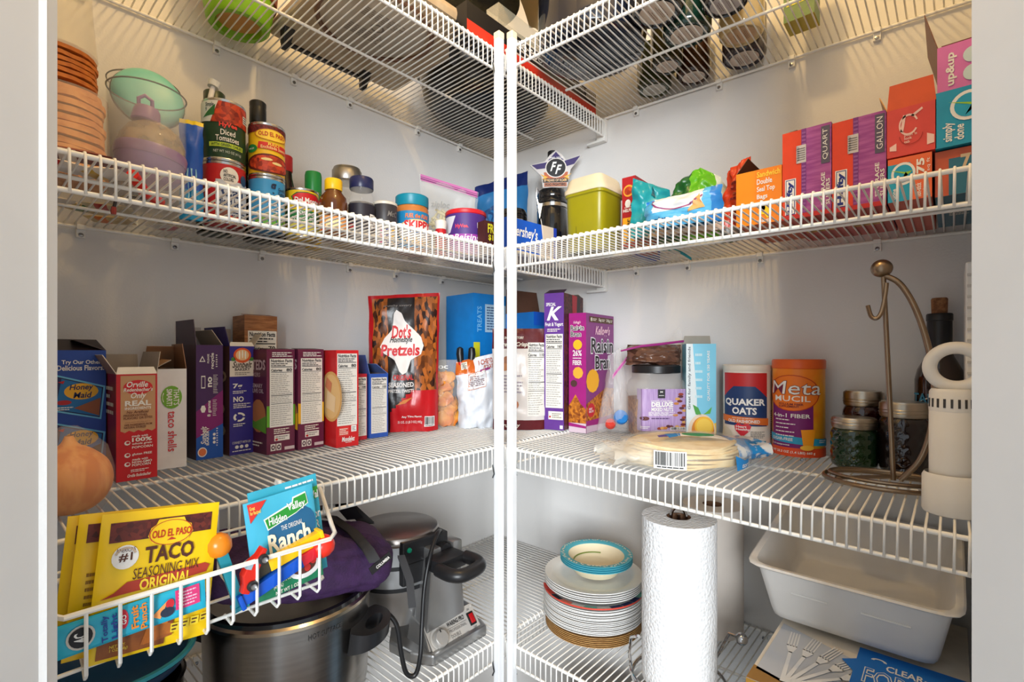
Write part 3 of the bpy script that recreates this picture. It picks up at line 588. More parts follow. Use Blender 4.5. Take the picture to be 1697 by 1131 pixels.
GRN, LIME = ink(30, 70, 40), ink(186, 210, 60)
# stacked: red and white beans, diced tomatoes
t, p = can('red and white can standing under the diced tomatoes can', -.846, -.15, .0336, .105, card(196, 34, 36))
p.rect(.38, .02, 1, .72, ink(206, 214, 226), 1); p.ell(.58, .80, .135, .15, WHITE, 2); p.text('NO\nARTIFICIAL\nCOLORS', .49, .70, .67, .90, BLACK, lay=3); p.text('Cali', .46, .42, .80, .62, ink(34, 60, 110), bold=.02, lay=3); p.text('diced beans', .42, .26, .84, .40, ink(34, 60, 110), lay=3); p.ell(.5, .15, .08, .10, ink(120, 70, 60), 3, 10); p.ell(.82, .78, .07, .1, ink(40, 70, 110), 3, 12); p.rect(.38, 0, 1, .10, ink(206, 60, 40), 2); p.lines(.60, .02, .85, .18, 3, ink(34, 60, 110), 4); p.build('label_print', t)
t, p = can('dark green diced tomatoes can stacked on the red and white can', -.846, -.15, .0336, .105, card(30, 62, 38), dz=.1055)
p.rect(.30, .62, 1, .995, FOOD, 1); p.poly([(.0, .66), (.30, .62), (.42, .995), (.0, .995)], ink(222, 224, 218), 2); p.poly([(.16, .70), (.36, .74), (.38, .93)], ink(46, 110, 56), 3); p.text('Simple\n9', .22, .80, .36, .96, ink(60, 80, 90), lay=4); p.rect(.80, .72, .93, .86, WHITE, 3); p.lines(.81, .73, .92, .85, 3, BLACK, 4)
p.text('HyVee', .43, .52, .69, .63, ink(222, 60, 52), bold=.04); p.text('Diced', .45, .40, .66, .50, WHITE, bold=.01); p.text('Tomatoes', .38, .29, .72, .39, WHITE, bold=.01); p.rect(.28, .185, .80, .265, LIME, 1); p.text('WITH GREEN CHILIES', .31, .20, .78, .25, GRN); p.text('NET WT 14.5 OZ (411g)', .35, .07, .76, .13, ink(206, 216, 206), bold=0); p.rect(.0, .10, .12, .5, ink(22, 46, 30), 1); p.build('label_print', t)
# stacked: blue beans, enchilada sauce
t, p = can('sky blue green-bean can standing under the enchilada sauce can', -.778, -.16, .0307, .0955, card(58, 150, 206))
p.text('g', .56, .66, .66, .92, ink(24, 44, 74), bold=.03); p.text('Good &\nGather', .70, .70, .88, .86, ink(24, 44, 74)); p.text('green beans', .52, .42, .86, .52, WHITE); p.lines(.58, .30, .82, .40, 2, WHITE)
for i in range(16): p.ell(.34 + .034 * i, .10 + .05 * ((i * 7) % 4), .05, .055, ink(96 + 8 * (i % 4), 160 + 6 * (i % 3), 60), 2 + i % 3, 9)
p.build('label_print', t)
t, p = can('yellow enchilada sauce can stacked on the sky blue can', -.778, -.16, .0307, .0955, card(240, 190, 30), dz=.096)
p.rect(0, .84, 1, .995, mat((120, 34, 34), rough=.5, rgb2=(70, 20, 24), vscale=300), 1); p.ell(.60, .80, .31, .12, ink(246, 206, 60), 2); p.ring(.60, .80, .31, .12, .93, ink(196, 120, 30), 3); p.text('OLD EL PASO', .36, .765, .84, .855, ink(186, 40, 30), bold=.02, lay=4)
p.poly([(.34, .50), (.92, .47), (.90, .62), (.36, .64)], ink(206, 44, 30), 2); p.text('RED', .52, .575, .72, .63, ink(246, 210, 80), lay=3); p.text('Enchilada Sauce', .40, .505, .86, .57, ink(246, 220, 150), lay=3, bold=.01); p.ell(.22, .50, .115, .085, ink(36, 130, 60), 2); p.text('MILD', .16, .48, .28, .515, WHITE, lay=3); p.ell(.56, .20, .46, .20, ink(90, 26, 18), 2); p.ell(.58, .20, .41, .17, FOOD, 3); p.ell(.5, .28, .1, .03, ink(236, 210, 140), 4, 7); p.ell(.68, .22, .1, .03, ink(236, 210, 140), 4, 7); p.build('label_print', t)
# yellow vegetable can
t, p = can('yellow and green vegetable can with red shield logo', -.705, -.145, .0305, .096, card(242, 204, 36))
p.poly([(.28, .86), (.40, .95), (.60, .97), (.80, .95), (.92, .86), (.84, .66), (.60, .60), (.36, .66)], ink(30, 110, 60), 1); p.poly([(.31, .86), (.42, .93), (.60, .95), (.78, .93), (.89, .86), (.82, .68), (.60, .63), (.38, .68)], ink(206, 30, 36), 2); p.text('Del Monte', .36, .72, .84, .84, WHITE, bold=.03, lay=3); p.rect(.1, .28, 1, .56, ink(40, 120, 60), 1); p.text('Sliced', .42, .44, .74, .54, WHITE, slant=.2); p.text('French Style', .30, .31, .84, .41, WHITE)
for i in range(12): p.ell(.2 + .065 * i, .12 + .05 * (i % 3), .06, .06, ink(216, 206, 90), 2 + i % 2, 8)
p.build('label_print', t)
# bottles at the back
jar('olive_oil_bottle', 'dark glass bottle with tall black cap behind the enchilada can', 'bottle', -.760, -.072, [('glass', [(.026, 0), (.027, .005), (.027, .165), (.022, .185), (.0135, .20), (.013, .235)], mat((40, 44, 26), rough=.12, vary=0)), ('cap', [(.0145, .234), (.0152, .236), (.0152, .262), (.0148, .264), (.0152, .266), (.0152, .274), (.013, .2765), (0, .2765)], plastic(28, 28, 28))], group='bottles at the back')
jar('wine_vinegar_bottle', 'dark green capped bottle peeking over the diced tomatoes can', 'bottle', -.838, -.074, [('glass', [(.028, 0), (.029, .005), (.029, .18), (.02, .21), (.0165, .235)], mat((34, 46, 28), rough=.12, vary=0)), ('cap', [(.0172, .234), (.0176, .236), (.0176, .262), (.016, .264), (0, .264)], plastic(44, 60, 42))], group='bottles at the back')
jar('soy_sauce_bottle', 'small dark sauce bottle with red cap between the cans', 'bottle', -.7135, -.088, [('glass', [(.020, 0), (.021, .003), (.021, .10), (.0135, .135), (.0125, .148)], mat((36, 18, 12), rough=.1, vary=0)), ('label_band', [(.0212, .03), (.0212, .09)], card(226, 214, 190)), ('cap', [(.0135, .147), (.0142, .149), (.0142, .177), (.0125, .179), (0, .179)], plastic(196, 30, 32))], group='bottles at the back')
t = jar('seasoning_shaker', 'green shaker bottle standing behind the yellow vegetable can', 'bottle', -.653, -.085, [('body', [(.0155, 0), (.0162, .003), (.0162, .118), (.0155, .12)], plastic(226, 190, 40)), ('cap', [(.0166, .118), (.017, .12), (.017, .155), (.0155, .162), (0, .163)], plastic(30, 140, 62))], group='bottles at the back')
p = cyl_print(.0163, .08, .117, -80, 80); p.rect(0, 0, 1, 1, ink(40, 120, 60), 0); p.ell(.5, .4, .3, .3, ink(200, 30, 34), 1); p.build('label_print', t)
# honey bear style jar
HON = mat((96, 50, 14), rough=.1, vary=.1, vscale=40, coat=.5)
t = jar('honey_bottle', 'amber honey bottle with bright yellow cap', 'bottle', -.669, -.2, [('bottle', [(.0225, 0), (.025, .004), (.0255, .04), (.0235, .05), (.0265, .064), (.0245, .08), (.015, .092), (.0145, .096)], HON), ('cap', [(.0158, .0945), (.0165, .096), (.0165, .113), (.015, .116), (0, .1165)], plastic(244, 196, 26))])
p = cyl_print(.0257, .012, .04, -70, 70); p.rect(0, 0, 1, 1, ink(226, 150, 80), 0); p.ell(.5, .5, .25, .3, ink(246, 226, 170), 1, 12); p.rect(.1, 0, .9, .16, ink(200, 60, 40), 1); p.build('label_print', t)
# tall jar with brushed lid, navy-capped spice jar, short dark jar
jar('storage_jar', 'clear storage jar with wide silver lid behind the navy-capped jar', 'jar', -.580, -.094, [('glass', [(.03, 0), (.032, .005), (.032, .14), (.026, .153), (.025, .158)], CLEARJ), ('contents', [(.028, .004), (.03, .008), (.03, .09), (0, .092)], mat((208, 190, 160), rough=.7)), ('lid', [(.027, .156), (.031, .158), (.0318, .163), (.0318, .181), (.0295, .184), (.0285, .188), (0, .188)], metal(176, 172, 164, rough=.35))])
t = jar('spice_jar', 'clear spice jar with navy blue cap and dark label', 'jar', -.608, -.2, [('glass', [(.0235, 0), (.0255, .003), (.0255, .088), (.022, .098), (.0205, .105), (.0225, .11), (.0225, .113)], CLEARJ), ('contents', [(.022, .003), (.024, .006), (.024, .082), (0, .084)], mat((70, 56, 44), rough=.8, vary=.3, vscale=120)), ('cap', [(.0232, .111), (.0238, .113), (.0238, .131), (.022, .134), (0, .134)], plastic(32, 38, 78, rough=.3))])
p = cyl_print(.0256, .026, .078, -95, 95); p.rect(0, 0, 1, 1, ink(34, 32, 44), 0); p.rect(.70, .1, .92, .62, WHITE, 1); p.lines(.72, .14, .90, .58, 5, GREYI, 2); p.poly([(.0, .0), (.3, .0), (.34, .2), (.0, .24)], ink(190, 40, 50), 1); p.build('label_print', t)
t = jar('spice_tin', 'short charcoal seasoning tub with cream lid beside the spice jar', 'tub', -.5555, -.205, [('body', [(.0235, 0), (.025, .002), (.025, .088), (.0245, .09)], card(52, 50, 54)), ('lid', [(.0253, .0875), (.0257, .089), (.0257, .0925), (.023, .0945), (0, .0945)], plastic(220, 214, 200))])
p = cyl_print(.0252, .002, .045, -85, 85); p.rect(0, 0, 1, 1, ink(216, 212, 206), 0)
for i in range(18): p.rect(.04 + .16 * (i % 6), .1 + .28 * (i // 6), .12 + .16 * (i % 6), .22 + .28 * (i // 6), ink(*[(44, 60, 120), (190, 60, 120), (230, 180, 50)][(i * 5) % 3]), 1)
p.build('label_print', t)
Print(cyl_map(.0252, .05, .088, -85, 85), .07, .038, .006).text('McC', .56, .3, .86, .6, ink(120, 116, 112), slant=.3).build('lid_lettering', t)
# peanut butter
PBC = mat((188, 116, 56), rough=.3, vary=.06)
t = jar('peanut_butter_jar', 'peanut butter jar with teal lid and blue wrap label', 'jar', -.482, -.2, [('jar', [(.034, 0), (.0362, .004), (.0362, .094), (.034, .1), (.033, .103)], PBC), ('lid', [(.0355, .1005), (.0364, .102), (.0364, .1225), (.0345, .1245), (0, .1245)], plastic(16, 132, 158))])
p = cyl_print(.0364, .006, .086, -95, 95); p.rect(0, 0, 1, 1, ink(24, 124, 176), 0); p.text('FUEL the FUN!', .38, .80, .82, .92, ink(236, 120, 30), bold=.03, slant=.2, lay=3); p.ell(.62, .46, .40, .32, ink(226, 190, 120), 1); p.ell(.62, .46, .37, .29, WHITE, 2); p.text('SKIPPY', .36, .50, .90, .74, ink(200, 36, 40), bold=.04, lay=3); p.text('creamy', .46, .36, .78, .48, ink(30, 90, 160), lay=3); p.lines(.4, .1, .9, .28, 3, ink(226, 150, 60), 3); p.build('label_print', t)
for i in range(24): pass
jar('supplement_bottle', 'small brown bottle with yellow cap right behind the peanut butter', 'bottle', -.415, -.125, [('bottle', [(.0185, 0), (.0195, .003), (.0195, .10), (.0145, .115), (.0138, .12)], mat((70, 40, 18), rough=.15, vary=0)), ('label_band', [(.0198, .02), (.0198, .085)], card(60, 60, 40)), ('cap', [(.0145, .118), (.0152, .12), (.0152, .139), (.0135, .141), (0, .141)], plastic(236, 206, 40))])
jar('sprinkle_jar', 'tiny red jar with white cap left of the raisin canister', 'jar', -.421, -.226, [('body', [(.0115, 0), (.0125, .002), (.0125, .058), (.0115, .061)], plastic(186, 30, 40)), ('cap', [(.012, .06), (.0128, .062), (.0128, .078), (.0115, .08), (0, .08)], plastic(228, 224, 216))])
# raisin canister
t = jar('raisin_canister', 'round purple raisin canister with red lid', 'canister', -.349, -.232, [('tub', [(.046, 0), (.0478, .002), (.0478, .1), (.0465, .102)], card(92, 40, 128)), ('lid', [(.0478, .0995), (.0492, .101), (.0492, .108), (.047, .1105), (0, .1105)], plastic(206, 34, 46))])
p = cyl_print(.048, .004, .098, -90, 90); p.rect(0, 0, 1, .5, ink(150, 56, 156), 0); p.rect(.0, .5, 1, 1, ink(70, 40, 120), 0); p.poly([(.06, .48), (.10, .95), (.34, .95), (.24, .55)], ink(206, 206, 216), 1); p.text('HyVee.', .34, .62, .54, .74, ink(222, 60, 80), bold=.03); p.text('BONUS', .68, .66, .86, .80, WHITE, bold=.04); p.text('Raisins', .32, .34, .72, .50, ink(236, 220, 236), slant=.2); p.build('label_print', t)
# zip bag of pasta
bx, by = -.30, -.115
t = thing('pasta_zip_bag', 'clear zip bag of pale pasta with pink zip, behind the raisin canister', 'bag', D('L2', bx, by), face_door(bx, by) + 6)
Bag('', '', '', None, 0, .155, .222, .05, mat((244, 244, 240), rough=.12, alpha=.2, vary=0, bump=.5, bscale=40), top=1.0, bot=.8, crump=.006, seed=31, part='film', vsh=lambda u: -.035 * (u - .5), kids=t)
mb = MB(); R = random.Random(8); PST = mat((226, 212, 160), rough=.6)
for i in range(90):
    cpt = Vector((R.uniform(-.05, .05), R.uniform(-.015, .012), .015 + .13 * R.random() ** .8)); dr = Vector((R.uniform(-1, 1), R.uniform(-.4, .4), R.uniform(-1, 1))).normalized()
    s_v = dr.cross(Vector((0, 1, 0))) * .006; mb.tube([cpt - dr * .014 - s_v * .3, cpt, cpt + dr * .014 - s_v * .3], .0032, PST, n=6)
mb.build('pasta_pieces', t, kind='stuff')
Print(lambda u, v, e: Vector((-.074 + u * .148, -.0055 - e, .205 + v * .016 - .035 * (u - .5))), .15, .016).rect(0, .0, 1, 1, ink(206, 110, 170), 0).rect(0, .18, 1, .34, ink(110, 30, 90), 1).rect(0, .5, 1, .62, ink(140, 60, 120), 1).build('zip_strip', t)
Print(lambda u, v, e: Vector((-.05 + u * .07, -.026 - e, .135 + v * .03)), .07, .03).text('ziploc', 0, .3, .7, 1, ink(150, 150, 146), slant=.2).build('bag_lettering', t)
c = Carton('drink_mix_box', 'small dark offer box with yellow FREE lettering, left of the posts', 'box', D('L2', -.372, -.318), -8, .085, .026, .075, card(70, 30, 26)); p = c.face('F'); p.text('FREE', .10, .64, .48, .92, ink(226, 214, 40), bold=.03); p.text('$10', .12, .40, .40, .60, ink(226, 214, 40), bold=.03); p.ell(.62, .3, .28, .3, ink(206, 120, 90), 1); p.ell(.4, .15, .2, .2, ink(150, 60, 40), 2); p.build('front_print', c.t)
# tostadas at the far left
OC = mat((226, 158, 92), rough=.6, rgb2=(206, 132, 70), vscale=60); OD = mat((206, 118, 36), rough=.55, rgb2=(176, 92, 24), vscale=60)
def disc(r, th, m, seed, wob=.003):
    def fn(u, v): 
        a = 2 * pi * u; R_ = r * [0.0, 1, 1, 0.0][int(round(v * 3))] * (1 + .05 * noise.noise(Vector((cos(a) * 2, sin(a) * 2, seed))))
        return Vector((R_ * cos(a), R_ * sin(a), (0 if v < .5 else th) + wob * noise.noise(Vector((cos(a) * 1.5, sin(a) * 1.5, seed * 2.7))) * (1 if .1 < v < .9 else 0)))
    return MB().grid(fn, 24, 3, m)
t = thing('tostada_bag', 'plastic-wrapped stack of pale orange tostada shells at the far left', 'bag', D('L2', -1.0635, -.236), 20)
for i in range(12): o = disc(.0445 - .0004 * i, .0075, OC, i).build('tostada', t); o.location = (.002 * sin(i * 2), .002 * cos(i * 1.7), .004 + i * .0098)
MB().lathe([(.03, .001), (.0455, .004), (.047, .06), (.0455, .118), (.03, .124), (.008, .126)], mat((248, 236, 214), rough=.1, alpha=.2, vary=0, bump=.6, bscale=50), 30).build('film', t)
t = thing('tostada_tub', 'darker orange tostada stack under an upturned clear tub, on the wrapped stack', 'tub', D('L2', -1.0690, -.232, .1275), 0)
for i in range(6): o = disc(.040, .005, OD, 20 + i).build('tostada', t); o.location = (.001 * sin(i * 2), .001, i * .0072)
MB().lathe([(.041, .0445), (.0405, .047), (.036, .10), (.031, .20), (.028, .203), (0, .203)], mat((240, 226, 190), rough=.06, alpha=.28, vary=0), 32).build('clear_tub', t)
# clear canisters with bottle and lid
def canister(label, x, y, r, h, m):
    loc, rz = facing('L2', x, y); t = thing('clear_canister', label, 'canister', loc, rz, 'clear canisters')
    MB().lathe([(0, .001), (r * .92, .001), (r, .006), (r, h), (r - .0016, h), (r - .0016, .008), (0, .006)], m, 40).build('wall', t)
    MB().tube([(r * cos(2 * pi * i / 40), r * sin(2 * pi * i / 40), h) for i in range(40)], .0011, mat((150, 150, 144), rough=.1, alpha=.7, vary=0), 6, closed=True).build('rim', t); return t
canister('open clear plastic canister holding the lilac drinking bottle', -.966, -.2, .0485, .168, CLEAR)
canister('taller clear canister standing behind the teal bowl', -.944, -.072, .0505, .235, CLEAR)
LIL = mat((136, 108, 160), rough=.3, vary=.03)
t = thing('drinking_bottle', 'lilac and clear round drinking bottle lying inside the canister', 'bottle', D('L2', -.966, -.2, .034), face_door(-.966, -.2) + 4, ry=6)
MB().lathe([(.0, 0), (.03, .002), (.041, .012), (.0435, .03), (.044, .036)], LIL, 36).build('base', t)
MB().lathe([(.0445, .034), (.0455, .038), (.0455, .046), (.044, .05)], mat((150, 118, 158), rough=.3), 36).build('band', t)
MB().lathe([(.0425, .049), (.041, .064), (.033, .08), (.02, .09), (.015, .092)], mat((206, 178, 132), rough=.1, alpha=.5, vary=.25, vscale=60), 32).build('clear_body', t)
MB().lathe([(.0165, .09), (.0185, .092), (.0165, .108), (.0145, .112), (0, .112)], mat((150, 112, 150), rough=.35), 26, c=(-.012, 0, 0)).build('cap', t)
MB().tube([(-.022, 0, .11), (-.024, -.004, .122), (-.017, -.006, .128), (-.008, -.005, .124), (-.006, 0, .112)], .0028, mat((150, 112, 150), rough=.35), 8).build('loop', t)
t = thing('plastic_bowl', 'round teal plastic bowl tipped up between the clear canisters', 'bowl', D('L2', -.950, -.134, .193), face_door(-.950, -.134), rx=0)
o = MB().lathe([(0, .012), (.030, .012), (.037, .010), (.044, .006), (.0475, 0), (.0485, -.004), (.0475, -.006)], mat((128, 206, 190), rough=.35), 40).build('shell', t); o.rotation_euler = (radians(80), 0, radians(8))
o = MB().tube([(.047 * cos(2 * pi * i / 40), .047 * sin(2 * pi * i / 40), -.007) for i in range(40)], .003, mat((90, 96, 90), rough=.3), 8, closed=True).build('seal_ring', t); o.rotation_euler = (radians(80), 0, radians(8))
# narrow blue pouch, skewer
b = Bag('snack_pouch', 'narrow blue pouch with yellow top edge right of the canister', 'bag', D('L2', -.8985, -.16), face_door(-.9, -.16), .034, .165, .02, lambda u, v: foilbag(236, 206, 40) if v > .955 else (foilbag(30, 150, 206) if v < .3 else foilbag(24, 84, 186)), crump=.004, seed=41, nu=10)
p = b.face(); [p.rect(.2 + .15 * i, .2, .25 + .15 * i, .5, ink(150, 206, 230), 1) for i in range(4)]; p.build('print', b.t)
t = thing('baster', 'white plastic baster tube leaning beside the diced tomatoes', 'utensil', D('L2', -.9045, -.123))
MB().tube([(.004, .0, .004), (.024, .001, .12), (.05, .002, .252)], [.0045, .0045, .0042], plastic(226, 226, 226), 10).build('tube', t); MB().tube([(.05, .002, .252), (.0525, .002, .262)], [.009, .010], plastic(206, 210, 212), 12).build('tip', t)
# packets and a hooked utensil lying low on the far left of the shelf
R = random.Random(12); cols = [((226, 220, 214), (206, 110, 116)), ((216, 190, 130), (60, 120, 60)), ((222, 218, 214), (190, 40, 40)), ((206, 180, 120), (226, 120, 40)), ((226, 222, 216), (210, 170, 60)), ((120, 40, 36), (230, 220, 210)), ((214, 200, 160), (190, 60, 50)), ((230, 226, 222), (206, 120, 130))]
desc = ['white sauce packet with pink stripe', 'tan sauce packet with green stripe', 'white sauce packet with red stripe', 'tan sauce packet with orange stripe', 'white sauce packet with golden stripe', 'maroon sauce packet with white stripe', 'straw coloured sauce packet with brick stripe', 'white sauce packet with rosy stripe']
for i, (a, bcol) in enumerate(cols):
    x, y = -1.085 + .026 * i + (.05 if i == 7 else 0), (-.085, -.05, -.30, -.055, -.315, -.35, -.05, -.04)[i]; x = (-1.07, -1.02, -1.08, -.985, -1.035, -1.065, -1.0, -.90)[i]; y = (-.12, -.1, -.31, -.045, -.31, -.36, -.13, -.05)[i]
    t = thing('sauce_packet', desc[i] + ' lying flat on the second left shelf', 'packet', D('L2', x, y, .004), R.uniform(-40, 40), 'sauce packets at the far left')
    MB().grid(lambda u, v: Vector(((u - .5) * .062, (v - .5) * .044, .0045 * max(0, 1 - (2 * u - 1) ** 4) * max(0, 1 - (2 * v - 1) ** 4) ** .5)), 8, 6, foilbag(*a)).grid(lambda u, v: Vector(((.5 - u) * .062, (v - .5) * .044, -.003 * max(0, 1 - (2 * u - 1) ** 4) * max(0, 1 - (2 * v - 1) ** 4) ** .5)), 8, 6, lambda u, v: foilbag(*bcol) if .55 < u < .8 else foilbag(*a)).build('sachet', t, sharp=180)
t = thing('hooked_utensil', 'black hooked utensil with red tip poking down through the shelf wires', 'utensil', (-1.005, -.232, deck('L2', -1, -.23)))
MB().tube([(.05, .012, .006), (.03, .008, .0075), (.008, .003, .004), (-.004, 0, -.006), (-.006, 0, -.017)], .0022, plastic(34, 32, 32), 8).build('rod', t); MB().tube([(-.006, 0, -.016), (-.0065, 0, -.022), (-.0065, 0, -.026)], [.003, .0036, .003], plastic(150, 60, 54), 8).build('tip', t); MB().tube([(.05, .012, .006), (.026, -.012, .010), (.006, -.045, .022)], .0075, plastic(206, 30, 24), 10).build('handle', t)
# ------------------------------------------------------------------ second shelf, inner corner and right wall
# blue candy pouch deep in the corner
bx, by = -.115, -.13
b = Bag('candy_pouch', 'dark blue wavy-printed pouch in the corner behind the posts', 'bag', D('L2', bx, by), face_door(bx, by), .15, .272, .06, lambda u, v: foilbag(120, 44, 96) if .30 < v < .40 else (foilbag(24, 40, 96) if v > .86 or .40 <= v < .5 else foilbag(44, 112, 166)), seed=51, vsh=lambda u: .05 * (u - .4), crump=.008)
p = b.face()
for i in range(7): p.ring(.2 + .1 * i, .55 + .03 * (i % 3), .2, .12, .8, ink(24, 70, 120), 1, n=12, a0=20 + 30 * i, a1=160 + 30 * i)
p.text('SEA SALT', .5, .42, .85, .46, WHITE); p.lines(.5, .33, .8, .37, 1, ink(206, 150, 190)); p.build('print', b.t)
# black swing-lid canisters
def clamp_jar(label, x, y, r, h):
    BK = mat((22, 22, 24), rough=.12, vary=0, coat=.6); loc, rz = facing('L2', x, y); t = thing('clamp_canister', label, 'canister', loc, rz, 'black clamp-lid canisters')
    MB().lathe([(r * .94, 0), (r, .004), (r, h * .72), (r * .93, h * .76)], BK, 36).build('body', t)
    MB().lathe([(r * .96, h * .755), (r * .99, h * .76), (r * .99, h * .80), (r * .96, h * .805)], metal(190, 188, 184, rough=.15), 36).build('band', t)
    MB().lathe([(r * .93, h * .80), (r * 1.02, h * .815), (r * 1.02, h * .86), (r * .97, h * .875), (r * 1.0, h * .89), (r * .98, h * .93), (r * .86, h * .985), (r * .5, h), (0, h)], BK, 36).build('lid', t)
    MB().tube([(-r * .9, -r * .55, h * .80), (-r * 1.02, -r * .62, h * .90), (-r * .98, -r * .6, h * 1.0), (-r * .8, -r * .5, h * .94)], .002, metal(190, 188, 184), 6).build('clamp_wire', t)
    MB().prism([(-r * .95, h * .80), (-r * .62, h * .79), (-r * .80, h * .60)], 'y', -r * .78, -r * .74, metal(200, 186, 160)).build('clamp_lever', t); return t
clamp_jar('larger black clamp-lid canister under the winged band sign', -.105, -.305, .0405, .208)
clamp_jar('smaller black clamp-lid canister behind the blue bar box', -.178, -.232, .036, .155)
# bottle with a printed winged sign
jar('spirit_bottle', 'clear bottle with black cap rising behind the winged band sign', 'bottle', -.046, -.262, [('glass', [(.030, 0), (.032, .004), (.032, .24), (.022, .27), (.0125, .29), (.0125, .322)], mat((226, 220, 206), rough=.06, alpha=.35, vary=0)), ('cap', [(.0135, .32), (.0142, .322), (.0142, .338), (.0125, .34), (0, .34)], plastic(30, 28, 28))])
t = thing('band_sign', 'winged purple and orange cut-out sign with double F emblem', 'sign', (-.0725, -.293, 1.604), face_door(-.0725, -.293), ry=0, rx=-3)
S = .118
def sg(*pts): return [(x * S, z * S) for x, z in pts]
MB().prism(sg((-.30, -.02), (-.34, .26), (-.60, .52), (-.26, .60), (-.15, .74), (.0, .86), (.15, .74), (.24, .62), (.60, .74), (.34, .40), (.28, .12), (.26, -.02)), 'y', 0, .003, card(206, 200, 196)).build('board', t, smooth=False)
p = Print(plane_map((-.6 * S, 0, 0), (1.2 * S, 0, 0), (0, 0, S), (0, -1, 0)), 1.2 * S, S)
def U(x): return (x + .6) / 1.2
PV = ink(58, 44, 100); p.poly([(U(-.56), .52), (U(-.2), .58), (U(-.2), .44), (U(-.44), .42)], PV, 1); p.poly([(U(.56), .71), (U(.2), .60), (U(.2), .46), (U(.42), .52)], PV, 1); p.poly([(U(-.18), .62), (U(0), .82), (U(.18), .62)], PV, 1); p.text('1995-2025', U(-.17), .655, U(.17), .70, WHITE)
p.poly([(U(-.28), .34), (U(.28), .34), (U(.24), .12), (U(-.24), .12)], ink(186, 96, 56), 1); p.ell(U(0), .44, .205, .235, ink(222, 214, 206), 2, 28); p.ell(U(0), .44, .185, .212, BLACK, 3, 28); p.text('F', U(-.13), .36, U(.02), .58, WHITE, slant=.4, bold=.03, lay=4); p.text('F', U(-.02), .29, U(.14), .51, WHITE, slant=.4, bold=.03, lay=4)
for sx in (-1, 1): p.poly([(U(sx * .36), .30), (U(sx * .18), .22), (U(sx * .24), .20), (U(sx * .12), .10), (U(sx * .32), .18), (U(sx * .26), .21)], ink(240, 180, 60), 4)
p.rect(U(-.30), .10, U(.28), .19, BLACK, 4); p.text('30 YEARS OF ROCK', U(-.28), .115, U(.26), .175, ink(226, 190, 150), lay=5); p.rect(U(-.27), 0.0, U(.25), .09, ink(176, 110, 80), 4); p.text('FOO FIGHTERS', U(-.24), .015, U(.22), .075, BLACK, bold=.03, lay=5); p.build('sign_print', t)
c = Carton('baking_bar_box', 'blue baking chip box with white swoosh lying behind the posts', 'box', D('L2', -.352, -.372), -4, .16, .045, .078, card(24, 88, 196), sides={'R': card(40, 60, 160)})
p = c.face('F'); p.poly([(.62, 0), (.70, .5), (.66, 1), (1, 1), (1, 0)], ink(214, 196, 176), 1); p.ring(.60, .5, .10, .8, .9, WHITE, 2, a0=-60, a1=60); p.text("Hershey's", .04, .40, .58, .82, WHITE, bold=.02, slant=.2, lay=3); p.text('KITCHENS', .26, .12, .58, .30, WHITE, bold=0, lay=3); p.ell(.84, .3, .05, .12, ink(110, 60, 40), 3, 8); p.ell(.78, .2, .06, .1, ink(130, 74, 50), 3, 8); p.rect(.93, 0, 1, 1, ink(30, 60, 170), 3); p.build('front_print', c.t)
# olive green food keeper
t = thing('food_keeper', 'olive green square food keeper with cream domed lid', 'container', D('R2', -.205, -.4985), 0)
OL = mat((150, 142, 20), rough=.3, vary=.03); h_ = .0455
MB().lathe([(h_ * .94, 0), (h_, .004), (h_ * 1.06, .120), (h_ * 1.12, .122), (h_ * 1.12, .128)], OL, 48, p=7).build('tub', t)
MB().lathe([(h_ * 1.10, .127), (h_ * 1.15, .128), (h_ * 1.15, .136), (h_ * 1.06, .142), (h_ * .98, .158), (h_ * .9, .163), (0, .164)], mat((222, 208, 176), rough=.4, vary=.03), 48, p=7).build('lid', t)
MB().box((-h_ - .0012, .016, .006), (-h_ - .0002, .0175, .118), ink(96, 92, 14)).build('seam', t)
# noodle dinner box and a blue box behind it
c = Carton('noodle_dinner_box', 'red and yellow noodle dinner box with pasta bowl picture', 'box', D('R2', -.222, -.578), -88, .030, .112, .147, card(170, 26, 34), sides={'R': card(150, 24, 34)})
p = c.face('F'); p.ell(.5, .80, .40, .085, ink(236, 160, 50), 1); p.ell(.5, .80, .32, .06, FOOD, 2); p.ell(.45, .62, .22, .06, WHITE, 1, 10); p.text('HELPER', .10, .50, .92, .545, WHITE, bold=.03); p.lines(.2, .555, .8, .575, 1, WHITE); p.rect(.06, .06, .94, .42, ink(240, 170, 30), 1); p.text('Burger', .34, .08, .70, .40, BLACK, rot=90, bold=.02); p.build('side_print', c.t)
q = c.face('R'); q.text('HELPER', .05, .70, .98, .93, WHITE, bold=.05); q.lines(.3, .945, .8, .965, 1, CREAM); q.rect(0, .40, .9, .66, ink(236, 150, 30), 1); q.text('Cheeseburger\nMacaroni', .05, .43, .82, .63, BLACK, bold=.02); q.ell(.4, .18, .4, .14, ink(226, 140, 50), 1); q.ell(.4, .17, .32, .1, FOOD, 2); q.build('front_print', c.t)
Carton('tea_tin', 'plain royal blue box squeezed between the keeper and the noodle dinner', 'box', D('R2', -.135, -.5555), -90, .020, .10, .143, card(24, 60, 176))
